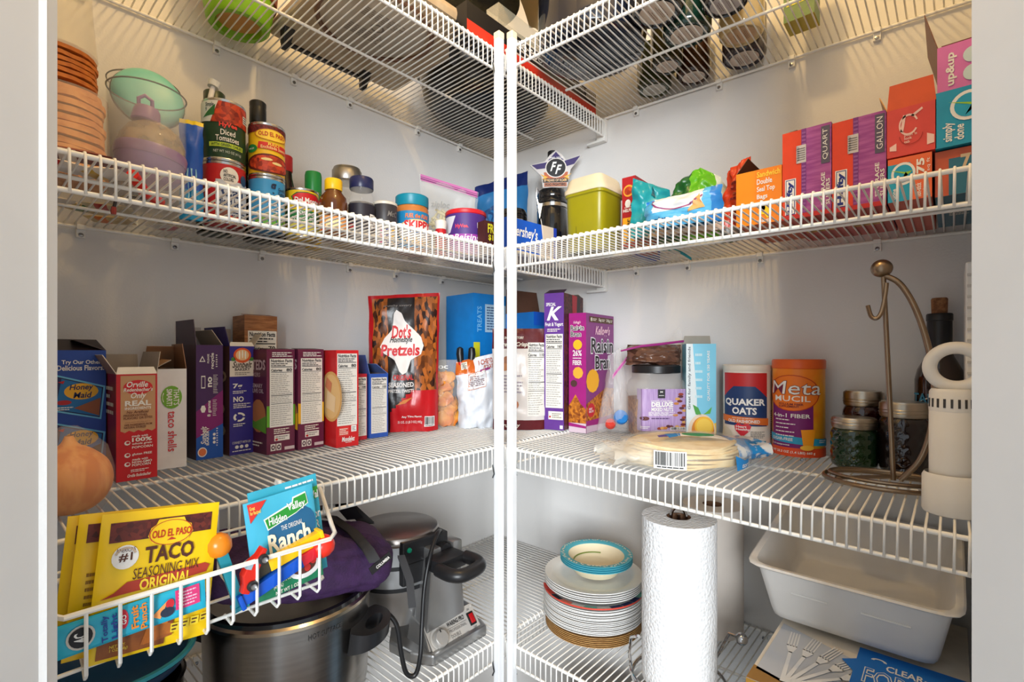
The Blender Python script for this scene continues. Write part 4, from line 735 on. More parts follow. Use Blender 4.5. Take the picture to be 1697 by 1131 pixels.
# soft bags
X2 = -90
b = Bag('snack_bag', 'small teal bag with folded top right of the noodle dinner box', 'bag', D('R2', -.272, -.668), face_door(-.272, -.668) + 12, .078, .108, .034, foilbag(20, 140, 148), seed=61, crump=.008, vsh=lambda u: -.025 * (u - .3), top=.9)
b.face().poly([(.45, .75), (.53, .95), (.56, .70)], ink(30, 80, 90), 1).build('print', b.t)
b = Bag('chip_bag', 'bright lime green crumpled bag peaking above the other bags', 'bag', D('R2', -.17, -.722), face_door(-.17, -.722), .165, .15, .06, lambda u, v: foilbag(34, 96, 40) if u < .3 else (foilbag(206, 214, 200) if u > .82 else foilbag(96, 176, 30)), seed=63, crump=.016, top=.5, bot=1.0, vsh=lambda u: -.05 * abs(u - .5))
b.face().poly([(.55, .38), (.62, .40), (.60, .56), (.56, .54)], BLACK, 1).build('print', b.t)
b = Bag('snack_bag', 'light blue and white bag lying across the shelf front', 'bag', D('R2', -.322, -.750), -90 + 12, .128, .056, .045, lambda u, v: foilbag(226, 226, 226) if (v > .45 and .15 < u < .78) else (foilbag(84, 170, 214) if u < .85 else foilbag(40, 120, 190)), seed=65, crump=.008, vsh=lambda u: .012 * (u - .5))
p = b.face(); p.ring(.45, .95, .35, .5, .93, ink(140, 50, 110), 1, a0=180, a1=340); p.poly([(.62, .30), (.80, .40), (.73, .85)], ink(216, 160, 96), 2); p.text('crackers', .1, .12, .36, .28, ink(20, 60, 120)); p.build('print', b.t)
b = Bag('bread_bag', 'clear bag of pale rolls seen through the shelf lip under the blue bag', 'bag', D('R2', -.262, -.72, .0), -80, .15, .05, .04, mat((216, 182, 150), rough=.3, rgb2=(236, 214, 196), vscale=30, bump=.4), seed=67, crump=.008)
p = b.face(); p.text('SNACK\nROLLS', .55, .2, .85, .8, ink(60, 56, 60), bold=.04); p.build('print', b.t)
b = Bag('chip_bag', 'orange red chip bag with peaked corner beside the orange carton', 'bag', D('R2', -.205, -.806), -80, .062, .118, .04, lambda u, v: foilbag(206, 60, 24) if v > .1 else foilbag(120, 120, 116), seed=69, crump=.010, vsh=lambda u: .02 * u, top=.6)
p = b.face(); p.lines(.3, .45, .8, .75, 4, ink(130, 30, 20)); p.text('hot', .3, .2, .7, .4, ink(120, 30, 20), bold=.04); p.build('print', b.t)
# storage-bag cartons
c = Carton('sandwich_bag_box', 'plain orange sandwich bag carton with white lettering', 'box', D('R2', -.252, -.817), -90, .0715, .17, .092, card(240, 142, 22), open_top=True, inner=card(96, 56, 36), sides={'D': card(196, 96, 56), 'L': card(232, 132, 24)})
p = c.face('F'); p.rect(.43, 0, 1, 1, ink(238, 132, 24), 0); p.text('Sandwich', .47, .85, .97, .955, ink(246, 206, 60)); p.text('Double', .47, .72, .80, .82, WHITE, bold=.02); p.text('Seal Top', .47, .56, .86, .68, WHITE, bold=.02); p.text('Bags', .47, .43, .70, .54, WHITE, bold=.02); p.poly([(.5, .18), (.56, .32), (.74, .32), (.80, .2), (.7, .08), (.64, .16)], ink(250, 206, 30), 2); p.ell(.58, .28, .08, .06, ink(250, 206, 30), 2, 10); p.text('up&up', .48, .0, .74, .09, WHITE, bold=.02); p.build('front_print', c.t)
c.flap('L', .032, 60, card(110, 66, 42), card(96, 56, 36), name='flap'); c.flap('B', .05, 100, card(110, 66, 42), card(96, 56, 36))
def zipbox(label, y, word, w, h, last):
    c = Carton('zip_bag_box', label, 'box', D('R2', -.252, y), -90, w, .20, h, card(226, 66, 26), sides={'R': card(60, 40, 120), 'D': card(176, 60, 50)}, group='slider storage bag boxes', open_top=True, inner=card(90, 54, 40))
    p = c.face('F'); p.rect(.40, 0, 1, 1, mat((150, 62, 140), rough=.45, rgb2=(176, 90, 160), vscale=22, stretch=(1, 1, 8)), 0); p.rect(.40, 0, .50, 1, ink(126, 50, 130), 1)
    [p.rect(.41, .02 + .042 * i, .49, .04 + .042 * i, ink(150, 86, 156), 2) for i in range(23)]
    p.rect(.30, .62, .50, .82, ink(206, 200, 200), 3); [p.rect(.32, .65 + .025 * i, .48, .66 + .025 * i, GREYI, 4) for i in range(6)]; p.poly([(.30, .62), (.36, .66), (.36, .80), (.30, .82)], ink(170, 166, 168), 4)
    p.rect(.80, .56, .97, .97, ink(90, 84, 104), 2); p.text(word, .83, .60, .94, .94, WHITE, rot=90, bold=0, lay=3); p.rect(.06, .04, .29, .46, WHITE, 2); p.rect(.08, .05, .27, .45, ink(30, 50, 130), 3); p.rect(.095, .06, .255, .44, WHITE, 4); p.text('Hefty', .10, .07, .25, .43, ink(30, 44, 130), rot=90, bold=.05, lay=5)
    p.text('STORAGE\nSLIDERS', .80, .10, .97, .46, WHITE, rot=90, bold=.02, lay=3); p.rect(0, 0, 1, .05, ink(190, 40, 36), 3); p.build('front_print', c.t)
    q = Print(plane_map((0, 0, 0), (w, 0, 0), (0, .2, 0), (0, 0, -1)), w, .2); q.rect(.2, .3, .8, .6, ink(196, 150, 60), 1).lines(.25, .33, .75, .57, 5, ink(130, 90, 40), 2).build('base_print', c.t); return c
c = zipbox('orange and purple slider bag box marked QUART', -.8895, 'QUART', .0685, .142, 0); c.flap('B', .06, 95, card(206, 196, 188), card(214, 204, 196)); c.flap('L', .02, 20, card(120, 50, 110))
c = zipbox('orange and purple slider bag box marked GALLON', -.9590, 'GALLON', .067, .139, 1); c.flap('B', .03, 70, card(90, 54, 40))
ORG = card(234, 106, 52)
def swoosh(p, u, v, ru, rv, lay=2):
    p.ell(u, v, ru, rv, WHITE, lay, 24); p.ell(u, v, ru * .78, rv * .78, ink(30, 160, 196), lay + 1, 24); p.poly([(u - ru * 1.1, v + rv * .45), (u + ru * .4, v - rv * .15), (u - ru * .2, v - rv * .65), (u + ru * .75, v + rv * .15), (u + ru * .2, v + rv * .1)], ink(150, 200, 50), lay + 2)
c = Carton('foil_box', 'long orange and teal foil box marked 75, under the coral box', 'box', D('R2', -.262, -1.0285), -90, .0485, .24, .062, ORG, sides={'D': card(196, 80, 54)})
p = c.face('F'); p.rect(0, 0, .52, .86, ink(30, 160, 196), 1); swoosh(p, .36, .62, .28, .26); p.text('75', .66, .56, .84, .90, WHITE, rot=90, bold=.04); p.text('sq ft', .88, .58, .97, .88, WHITE, rot=90, bold=0); p.text('non-stick\nparchment', .64, .04, .96, .40, WHITE, rot=90); p.text('done', .1, .06, .2, .3, WHITE, rot=90, lay=4); p.build('front_print', c.t)
c = Carton('wrap_box', 'coral red wrap box with open orange flap, lying on the foil box', 'box', D('R2', -.262, -1.0275, .0645), -90, .054, .23, .068, card(216, 72, 60), open_top=True, inner=card(150, 100, 50), ry=0)
p = c.face('F'); CW = ink(240, 200, 190); p.ring(.45, .62, .20, .22, .82, CW, 1, a0=20, a1=330); p.poly([(.28, .50), (.34, .48), (.40, .82), (.34, .84)], CW, 1); p.poly([(.5, .80), (.72, .92), (.74, .88), (.54, .76)], CW, 1); p.ring(.50, .40, .24, .20, .93, ink(170, 46, 40), 2, a0=180, a1=360); p.text("push 'n\nlock\ntab", .36, .24, .62, .44, CW)
for u0, sgn in ((.06, 1), (.96, -1)): p.poly([(u0, .30 - .08 * (sgn > 0)), (u0 + sgn * .14, .36 - .08 * (sgn > 0)), (u0 + sgn * .14, .30), (u0 + sgn * .14, .12), (u0, .14)], CW, 1)
p.build('front_print', c.t); c.flap('F', .034, 96, card(224, 92, 40), card(226, 100, 44)); c.flap('L', .03, 110, card(200, 130, 60), card(214, 150, 70))
c = Carton('foil_box', 'dark teal foil box at the bottom of the right-hand stack by the doorway', 'box', D('R2', -.255, -1.0800), -90, .0475, .22, .062, card(40, 96, 122), sides={'F': card(196, 90, 56), 'D': card(44, 100, 120)})
p = c.face('F'); p.rect(.3, 0, 1, .8, ink(44, 110, 136), 1); p.text('75', .55, .5, .95, .85, ink(200, 180, 150), bold=.03); p.build('front_print', c.t)
q = Print(plane_map((0, 0, 0), (.0475, 0, 0), (0, .22, 0), (0, 0, -1)), .0475, .22); q.ring(.5, .3, .4, .1, .9, CREAM, 1, a0=180, a1=330); q.lines(.3, .4, .8, .6, 5, CREAM, 1); q.build('base_print', c.t)
c = Carton('wrap_box', 'teal wrap box with green tick logo in the right-hand stack', 'box', D('R2', -.262, -1.0805, .0645), -90, .047, .22, .076, card(30, 150, 186), rx=0)
p = c.face('F'); swoosh(p, .72, .66, .40, .26); p.text('simply\ndone', .16, .08, .62, .42, WHITE, rot=90); p.build('front_print', c.t)
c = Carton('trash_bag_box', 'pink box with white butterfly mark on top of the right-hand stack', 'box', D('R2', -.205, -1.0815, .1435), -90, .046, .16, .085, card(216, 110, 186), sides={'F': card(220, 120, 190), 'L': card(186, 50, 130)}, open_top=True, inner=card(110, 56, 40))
p = c.face('F'); p.rect(0, 0, 1, .16, ink(150, 30, 110), 1); p.text('up&up', .20, .30, .46, .86, WHITE, rot=90, bold=.03); PW = ink(206, 226, 232); p.ell(.82, .74, .22, .13, PW, 2); p.ell(.82, .44, .22, .13, PW, 2); p.rect(.84, .52, 1, .64, PW, 2); p.build('front_print', c.t)
c.flap('L', .062, 104, card(120, 60, 44), card(110, 56, 40)); c.flap('B', .075, 88, card(120, 60, 44), card(116, 58, 42))
t = thing('teal_scoop', 'small teal plastic scoop tip hanging below the right shelf wires', 'utensil', (-.115, -.635, deck('R2', -.11, -.63)), -62)
MB().grid(lambda u, v: Vector((v * .045, (u - .5) * .02 * (1 - .6 * v), .006 - .024 * v ** 1.5 + .004 * (2 * u - 1) ** 2)), 6, 8, plastic(30, 140, 150)).grid(lambda u, v: Vector((v * .045, (.5 - u) * .02 * (1 - .6 * v), .0045 - .024 * v ** 1.5 + .004 * (2 * u - 1) ** 2)), 6, 8, plastic(30, 140, 150)).build('blade', t); MB().tube([(.0, 0, .006), (-.05, .0, .012)], .003, plastic(30, 140, 150), 8).build('handle', t)
# ------------------------------------------------------------------ third shelf, right wall
NUTS = mat((120, 74, 44), rough=.5, rgb2=(206, 150, 90), vscale=170, voro=True, mix=(.2, .9), bump=.6, bscale=90)
# zip bag with bottle caps
bx, by = -.092, -.486
t = thing('cap_zip_bag', 'clear zip bag with pink zip holding one blue and one red cap', 'bag', D('R3', bx, by), face_door(bx, by))
Bag('', '', '', None, 0, .085, .195, .05, mat((246, 244, 244), rough=.1, alpha=.2, vary=0, bump=.6, bscale=45), top=.35, bot=1.0, crump=.010, seed=71, part='film', kids=t, vsh=lambda u: .02 * (u - .5))
Print(lambda u, v, e: Vector((-.006 + u * .034, -.016 - e, .128 + v * .010 + u * .045)), .05, .01).rect(0, 0, 1, 1, ink(196, 80, 160), 0).rect(0, .35, 1, .6, ink(150, 40, 120), 1).build('zip_strip', t)
o = MB().lathe([(0, 0), (.0165, 0), (.0175, .002), (.0175, .010), (.016, .0125), (0, .0125)], plastic(40, 130, 210), 28).build('blue_cap', t); o.location = (.012, -.008, .034); o.rotation_euler = (radians(62), 0, .3)
o = MB().lathe([(0, 0), (.012, 0), (.0125, .002), (.0125, .010), (.011, .012), (0, .012)], plastic(222, 70, 56), 24).build('red_cap', t); o.location = (-.012, -.010, .016); o.rotation_euler = (radians(40), .3, 0)
# nut jar with a bag of nuts on it
loc, rz = facing('R3', -.084, -.588); t = thing('nut_jar', 'square clear jar of mixed nuts with black lid and lilac label', 'jar', loc, -48)
q_ = .0600
MB().lathe([(q_ * .90, 0), (q_ * .97, .004), (q_, .012), (q_, .115), (q_ * .93, .128), (q_ * .82, .136), (q_ * .82, .148)], mat((216, 216, 214), rough=.05, alpha=.25, vary=0), 48, p=5).build('jar', t)
MB().lathe([(q_ * .86, .004), (q_ * .93, .008), (q_ * .95, .09), (0, .098)], NUTS, 48, p=5).build('nuts', t, kind='stuff')
MB().lathe([(q_ * .86, .1465), (q_ * .90, .148), (q_ * .90, .163), (q_ * .85, .1655), (0, .1655)], plastic(30, 30, 32), 40).build('lid', t)
p = Print(lambda u, v, e: Vector(((u - .5) * .108, -q_ - .0008 - e * 1.2 + .9 * max(0, abs(u - .5) - .42) ** 1.5, .022 + v * .092)), .108, .092, .009)
p.rect(0, 0, 1, 1, mat((168, 138, 190), rough=.5, rgb2=(184, 158, 202), vscale=30, stretch=(12, 1, 1)), 0); p.rect(.37, .78, .52, .99, ink(40, 36, 42), 1); p.text('M', .42, .91, .47, .95, WHITE); p.lines(.39, .83, .5, .86, 1, WHITE); p.text('LIGHTLY SALTED', .24, .695, .66, .73, WHITE, bold=.02); p.text('DELUXE', .24, .575, .68, .69, WHITE, bold=.05); p.text('MIXED NUTS', .24, .47, .68, .56, WHITE, bold=.03); p.lines(.18, .36, .74, .46, 4, WHITE); p.lines(.24, .27, .62, .33, 1, ink(90, 60, 110)); p.lines(.03, .05, .22, .12, 2, WHITE)
R = random.Random(5); nc = [(150, 60, 40), (196, 126, 60), (110, 40, 36), (214, 160, 90), (90, 40, 50)]
for i in range(16): p.ell(.72 + .2 * R.random(), .05 + .058 * i * .95, .055, .032, ink(*nc[i % 5]), 2 + i % 3, 10)
for i in range(8): p.ell(.40 + .06 * i, .06 + .06 * R.random(), .045, .035, ink(*nc[(i * 3) % 5]), 2 + i % 3, 9)
p.ell(.11, .30, .09, .05, ink(96, 40, 40), 3, 12); p.barcode(.62, .02, .93, .10, lay=6); p.build('label_print', t)
b = Bag('nut_zip_bag', 'zip bag of mixed nuts with magenta zip lying on the nut jar', 'bag', D('R3', -.075, -.578, .167), -50, .125, .045, .085, mat((120, 84, 66), rough=.25, rgb2=(74, 46, 36), vscale=60, voro=True, mix=(.2, .9), bump=.5, bscale=50), seed=75, crump=.012, base=.8)
b2 = MB().tube([(-.085, -.046, .030), (-.04, -.05, .041), (.0, -.05, .045), (.055, -.046, .052)], [.0018, .0028, .003, .0025], ink(150, 40, 120), 8).build('zip_strip', b.t)
MB().grid(lambda u, v: Vector((-.085 + u * .14, -.047 + v * .03, .033 + u * .02 + v * .004 * sin(u * 9) + .03 * v * (u > .8) * (u - .8) * 5)), 14, 5, mat((244, 242, 240), rough=.12, alpha=.25, vary=0)).build('film_flap', b.t)
# tea box
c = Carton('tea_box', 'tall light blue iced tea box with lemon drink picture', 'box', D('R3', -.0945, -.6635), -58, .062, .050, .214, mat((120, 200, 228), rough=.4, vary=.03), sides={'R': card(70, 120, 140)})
p = c.face('F'); p.poly([(0, 0), (.36, 0), (.36, .45), (.22, 1), (0, 1)], ink(226, 236, 238), 0); p.text('Great for family and friends', .055, .33, .17, .97, ink(50, 56, 70), rot=90, bold=.01); p.lines(.30, .42, .55, .93, 6, ink(200, 232, 240), 1, fill=.3); p.text('QUALITY FOR 130 YEARS', .70, .42, .80, .93, WHITE, rot=90, bold=.02); p.poly([(.22, .38), (.40, .35), (.52, .27), (.32, .28)], ink(70, 160, 60), 2); p.poly([(.56, .28), (.66, .30), (.86, .36), (.80, .29)], ink(90, 176, 60), 2); p.poly([(0, 0), (1, 0), (1, .2), (0, .08)], ink(240, 196, 70), 1)
p.ell(.52, .11, .46, .175, ink(236, 216, 190), 2, 28); p.ell(.56, .12, .38, .14, ink(226, 140, 40), 3, 24); p.ell(.60, .16, .32, .10, ink(250, 190, 40), 4, 20); p.ell(.60, .16, .26, .08, ink(252, 210, 80), 5, 20); p.poly([(.5, .01), (.7, .0), (.76, .07), (.58, .09)], ink(180, 90, 30), 6); p.poly([(.72, .0), (.94, .01), (.9, .09), (.78, .07)], ink(150, 70, 26), 6); p.build('front_print', c.t)
q = c.face('R'); q.rect(.15, .80, .95, .98, ink(150, 160, 166), 1); q.lines(.2, .82, .9, .96, 5, ink(90, 100, 106), 2); q.ell(.4, .62, .24, .10, ink(150, 60, 40), 1); q.text('TEA', .1, .25, .5, .35, ink(30, 40, 50)); q.lines(.1, .05, .8, .2, 4, ink(40, 60, 70), 1); q.build('side_print', c.t); c.flap('B', .02, 70, card(220, 222, 224))
# oats canister: plain portrait panel without the figure
loc, rz = facing('R3', -.0515, -.776); t = thing('oats_canister', 'cardboard oats canister with red and navy front panel', 'canister', loc, rz - 3)
r_ = .0462
MB().lathe([(r_ * .98, 0), (r_, .001), (r_, .160)], card(226, 214, 200), 44).build('drum', t)
MB().lathe([(r_ * .995, .158), (r_ * 1.02, .160), (r_ * 1.02, .170), (r_ * .98, .1715), (r_ * .95, .1695), (0, .1695)], plastic(222, 212, 196), 44).build('lid', t)
p = cyl_print(r_, 0, .160, -90, 90); p.rect(.16, .66, .80, .97, ink(186, 34, 36), 0); p.rect(.16, .30, .80, .66, ink(28, 56, 104), 0); p.poly([(.16, .66), (.34, .80), (.62, .80), (.80, .66)], ink(28, 56, 104), 1)
p.text('QUAKER', .20, .545, .76, .645, WHITE, bold=.035); p.text('OATS', .32, .445, .64, .535, WHITE, bold=.035); p.poly([(.12, .43), (.82, .40), (.82, .31), (.12, .35)], ink(216, 110, 44), 2); p.text('OLD FASHIONED', .26, .338, .68, .378, WHITE, lay=3); p.lines(.32, .39, .62, .402, 1, CREAM, 3)
p.poly([(.36, .30), (.40, .335), (.46, .315), (.52, .335), (.57, .30), (.55, .24), (.46, .16), (.37, .24)], ink(206, 34, 50), 4); p.text('Heart\nHealthy', .38, .235, .555, .305, WHITE, lay=5); p.lines(.56, .15, .76, .24, 5, GREYI, 2); p.poly([(.36, .12), (.78, .115), (.76, .04), (.36, .04)], ink(30, 126, 146), 2); p.text('Try Organic Oats!', .40, .055, .74, .105, WHITE, lay=3); p.ell(.20, .14, .13, .13, ink(206, 196, 176), 2); p.rect(.09, .04, .30, .14, ink(60, 60, 74), 3); p.lines(.88, .12, .92, .5, 14, ink(90, 60, 70), 2); p.build('label_print', t)
# fiber canister
loc, rz = facing('R3', -.0525, -.8715); t = thing('fiber_canister', 'orange fiber powder canister with purple panel', 'canister', loc, rz - 4); r_ = .0452; ORC = card(232, 108, 26)
MB().lathe([(r_ * .98, 0), (r_, .002), (r_, .168)], mat((238, 130, 30), rough=.35, rgb2=(246, 186, 40), vscale=9), 44).build('drum', t)
MB().lathe([(r_ * .98, .166), (r_ * 1.03, .168), (r_ * 1.03, .182), (r_ * .99, .185), (0, .185)], plastic(226, 96, 30), 44).build('lid', t)
p = cyl_print(r_, 0, .168, -90, 90); p.rect(0, 0, 1, .10, ink(224, 78, 34), 1); p.rect(.14, .10, .70, .62, ink(120, 28, 110), 1); p.poly([(0, .25), (1, .20), (1, .12), (0, .17)], ink(40, 160, 206), 2); p.ell(.44, .72, .345, .205, ink(236, 120, 30), 2, 30); p.ring(.44, .72, .345, .205, .96, ink(190, 60, 20), 3, n=30); p.text('Meta', .145, .70, .80, .86, ink(110, 26, 60), bold=.02, slant=.1, lay=4); p.text('Meta', .15, .705, .795, .855, WHITE, bold=.0, slant=.1, lay=5); p.text('MUCIL', .22, .625, .66, .69, WHITE, bold=.01, lay=5); p.text('PSYLLIUM FIBER\nSUPPLEMENT', .28, .555, .58, .605, ink(110, 26, 40), lay=5)
p.text('4-in-1 FIBER', .18, .44, .66, .485, WHITE, bold=.02, lay=3); [p.lines(.22, .40 - .045 * i, .50, .425 - .045 * i, 1, WHITE, 3, seed=i) for i in range(5)]; p.text('SUGAR-FREE', .16, .175, .46, .21, WHITE, bold=.02, lay=4); p.lines(.78, .16, .92, .2, 2, WHITE, 4); p.poly([(.55, .31), (.72, .32), (.69, .10), (.58, .10)], ink(246, 160, 30), 5); p.ell(.62, .11, .08, .03, ink(250, 190, 60), 6, 12); p.text('114 teaspoons', .16, .115, .42, .14, WHITE, lay=4); p.text('NET WT 23.3 OZ (1.4 LBS) 660 g', .06, .03, .72, .065, WHITE, lay=4); p.build('label_print', t)
# canning jars
def quilt(label, x, y, r, h, col):
    loc, rz = facing('R3', x, y); t = thing('canning_jar', label, 'jar', loc, rz, 'quilted canning jars')
    n = 48; prof = []; H = h * .80; mb = MB(); G = mat(col, rough=.06, vary=.15, vscale=20, coat=.8)
    def fn(u, v):
        a = 2 * pi * u; z = .001 + H * v; k = 1.0
        if v < .06: k = .88 + 2 * v
        if v > .9: k = 1 - (v - .9) * 1.6
        dm = .0 if (v < .12 or v > .86) else .0016 * abs(sin(a * 6 + v * 14)) * abs(sin(a * 6 - v * 14))
        return Vector(((r * k + dm) * cos(a), (r * k + dm) * sin(a), z))
    mb.grid(fn, 72, 28, G); mb.add([fn(i / 24, 0) for i in range(24)], [tuple(range(24))[::-1]], G); mb.build('glass', t, sharp=180)
    MB().lathe([(r * .86, H - .003), (r * .97, H - .001), (r * 1.0, H + .002), (r * 1.0, h * .965), (r * .97, h * .985), (r * .90, h * .985)], metal(186, 176, 160, rough=.3), 44).build('screw_band', t)
    MB().lathe([(r * .92, h * .98), (r * .90, h), (0, h)], metal(196, 190, 178, rough=.3), 40).build('lid', t)
    [MB().tube([(r * 1.005 * cos(2 * pi * i / 36), r * 1.005 * sin(2 * pi * i / 36), z) for i in range(36)], .0009, metal(176, 166, 150), 6, closed=True).build('thread', t) for z in (H + .006, H + .011)]
quilt('small quilted canning jar of dark green jelly', -.112, -.9695, .0335, .087, (14, 44, 16))
quilt('taller quilted canning jar of near-black preserves beside the towel stand', -.105, -1.0375, .0335, .119, (26, 14, 16))
quilt('quilted canning jar of dark red preserves behind the green one', -.036, -.9745, .0312, .129, (48, 14, 16))
# corked bottle
t = jar('corked_bottle', 'dark brown bottle with cork behind the canning jars', 'bottle', -.041, -1.0815, [('glass', [(.031, 0), (.0335, .004), (.0335, .155), (.030, .172), (.019, .195), (.0165, .205)], mat((44, 26, 14), rough=.08, vary=0, coat=.6)), ('neck_sleeve', [(.0168, .203), (.0168, .255), (.0178, .256), (.0178, .266), (.0165, .268), (0, .268)], plastic(26, 26, 28)), ('cork', [(.0105, .266), (.0112, .292), (.010, .2945), (0, .2945)], mat((150, 104, 66), rough=.8, rgb2=(116, 74, 44), vscale=140))], sh='R3')
p = cyl_print(.0337, .085, .135, -80, 80); p.rect(0, .0, 1, .62, ink(26, 22, 26), 0); p.text('TAP', .06, .62, .44, .95, ink(60, 140, 180)); p.ell(.14, .30, .11, .22, ink(206, 44, 44), 1); p.ell(.14, .30, .06, .12, WHITE, 2); p.text('OPA', .30, .18, .62, .46, CREAM); p.ell(.80, .30, .13, .24, ink(206, 44, 44), 1); p.ring(.5, .35, .42, .5, .92, CREAM, 1, a0=10, a1=170); p.build('label_print', t)
# brushed towel stand standing empty on the shelf
BRZ = mat((150, 130, 108), rough=.32, metal=1.0, vary=.06)
t = thing('towel_stand', 'empty bronze paper towel stand with ball top', 'stand', D('R3', -.222, -1.022), face_door(-.222, -1.022))
ring = [(.078 * cos(2 * pi * i / 48) , .060 * sin(2 * pi * i / 48), .006 + .0) for i in range(48)]
MB().tube(ring, .0035, BRZ, 8, closed=True).build('base_ring', t)
MB().tube([(.070 * cos(2 * pi * i / 44), .045 * sin(2 * pi * i / 44) - .004, .013) for i in range(44)], .003, BRZ, 8, closed=True).build('inner_ring', t)
MB().tube([(-.06, -.036, .009), (-.02, -.014, .012), (.012, .0, .014), (.06, .014, .010)], .003, BRZ, 8).build('cross_bar', t)
MB().tube([(.010, -.004, .010), (.006, -.002, .12), (.002, 0, .22), (-.002, 0, .318)], .0034, BRZ, 10).build('post', t)
MB().tube(sm([(.002, -.003, .305), (.000, -.006, .285), (-.004, -.010, .262), (-.010, -.012, .252), (-.017, -.011, .256), (-.021, -.010, .272)]), .003, BRZ, 8).build('tear_hook', t)
MB().tube(sm([(-.002, 0, .318), (.018, -.004, .302), (.036, -.010, .262), (.050, -.014, .205), (.056, -.016, .15), (.052, -.015, .09), (.040, -.012, .045), (.018, -.006, .012)]), .0042, BRZ, 10).build('spring_arm', t)
MB().lathe([(.0140 * sin(pi * k / 14), -.0135 * cos(pi * k / 14)) for k in range(15)], BRZ, 28, c=(-.004, 0, .328)).build('ball_finial', t)
# white appliance with ring handle, and white binder edge behind it
AW = mat((230, 226, 218), rough=.4, vary=.02)
t = thing('hand_vacuum', 'white upright hand appliance with ring handle by the doorway', 'appliance', D('R3', -.322, -1.0975), face_door(-.322, -1.0975))
MB().lathe([(.0285, 0), (.0298, .003), (.0295, .045), (.027, .05)], AW, 36).build('foot', t)
MB().lathe([(.0225, .048), (.0225, .128), (.0215, .13)], AW, 36).build('body', t); MB().lathe([(.0226, .128), (.0228, .131), (.0222, .152), (.020, .156), (0, .156)], AW, 36).build('collar', t)
for i in range(9):
    a = radians(-70 + i * 17.5); MB().box((-.0012, -.0006, 0), (.0012, .0008, .011), ink(60, 58, 56)).build('vent_slot', t).matrix_local = Matrix.Translation((.0226 * sin(a), -.0226 * cos(a), .133)) @ Matrix.Rotation(a, 4, 'Z')
MB().tube([(.004 + .0255 * cos(2 * pi * i / 36), -.002, .183 + .0245 * sin(2 * pi * i / 36)) for i in range(36)], .0078, AW, 14, closed=True).build('ring_handle', t)
t = thing('ring_binder', 'white binder with stitched spine leaning at the far right wall', 'binder', D('R3', -.10, -1.112), 0)
MB().box((-.07, -.012, 0), (.075, .0, .335), mat((236, 235, 232), rough=.5)).build('cover', t, smooth=False, bevel=.003)
for i in range(40): MB().box((-.0722, -.009, .01 + i * .008), (-.0695, -.002, .0135 + i * .008), ink(206, 204, 200)).build('stitch', t) if i % 2 == 0 else None
# tortillas
TF = mat((240, 218, 168), rough=.6, rgb2=(226, 194, 134), vscale=40)
t = thing('tortilla_pack', 'plastic-wrapped stack of flour tortillas at the front of the shelf', 'package', D('R3', -.298, -.7385), -38)
for i in range(9): o = disc(.094 - .0012 * abs(i - 3), .0036, TF, 40 + i, .006).build('tortilla', t); o.location = (.002 * sin(i * 3), .001 * cos(i * 2), .0048 + i * .0042); o.scale = (1.08, .92, 1)
def tf(u, v):
    a = 2 * pi * u; r = .100 * [0.0, .6, 1, 1.02, .9, .55, 0][int(round(v * 6))]; z = [.0008, .0008, .006, .026, .044, .050, .050][int(round(v * 6))]
    nz = noise.noise(Vector((cos(a) * 3, sin(a) * 3, v * 4))) * .006; k = 1.10 if cos(a) > .6 or cos(a) < -.6 else 1.0
    return Vector(((r + nz) * cos(a) * k * 1.06, (r + nz) * sin(a) * .93, z + max(0, nz) * .6))
MB().grid(tf, 60, 6, mat((250, 244, 226), rough=.1, alpha=.22, vary=0, bump=.7, bscale=40)).build('film', t, sharp=180)
BLF = mat((40, 136, 204), rough=.2, rgb2=(226, 230, 232), vscale=34, mix=(.5, .56), bump=.5, bscale=50); CLF = mat((246, 240, 226), rough=.12, alpha=.4, vary=0, bump=.7, bscale=60)
for sg_, m_, nm_ in ((1, BLF, 'printed_end'), (-1, CLF, 'gathered_end')):
    def tail(u, v, sg_=sg_):
        a = 2 * pi * u; k = 1 - .30 * v + .35 * max(0, v - .6); n_ = noise.noise(Vector((cos(a) * 3, sin(a) * 3, v * 5 + sg_))) * .010 * v
        return Vector((sg_ * (.072 + .072 * v) + n_, .060 * k * cos(a) + n_, max(.001, .023 + (.024 - .006 * v) * k * sin(a) + n_)))
    MB().grid(tail, 32, 8, m_).build(nm_, t, sharp=180)
p = Print(lambda u, v, e: Vector(((u - .5) * .19, -.045 + v * .085, .0525 + e - .6 * ((u - .5) ** 2 + (v - .4) ** 2) * .06)), .19, .085, .01)
p.poly([(.30, .2), (.42, .25), (.52, .7), (.40, .75), (.32, .5)], ink(36, 130, 200), 1); p.poly([(.40, .25), (.86, .05), (.80, .5), (.48, .75)], ink(246, 236, 226), 1); p.ell(.62, .35, .16, .18, ink(50, 140, 60), 2); p.poly([(.46, .72), (.80, .48), (.80, .54), (.48, .78)], ink(206, 44, 40), 3); p.poly([(.22, .3), (.32, .28), (.32, .5), (.24, .46)], ink(90, 70, 150), 1); p.rect(.80, .62, .97, .86, ink(60, 150, 196), 2); p.rect(.9, .62, .93, .86, ink(196, 190, 60), 3); p.build('wrapper_print', t)
p = Print(lambda u, v, e: Vector((.106 * sin(radians(-62 + 124 * u)) * 1.06, -.1035 * cos(radians(-62 + 124 * u)) * .94 - e * 2 - .0012, .004 + v * .036)), .2, .036, .009)
Print(p.fn, p.su, p.sv, .009).barcode(.10, .15, .32, .95).build('barcode', t); p.poly([(.70, 0), (.98, .1), (1, .45), (.80, .40), (.68, .7)], ink(36, 136, 206), 1); p.text('tortilla', .76, .08, .96, .30, WHITE, slant=.3); p.build('side_print', t)
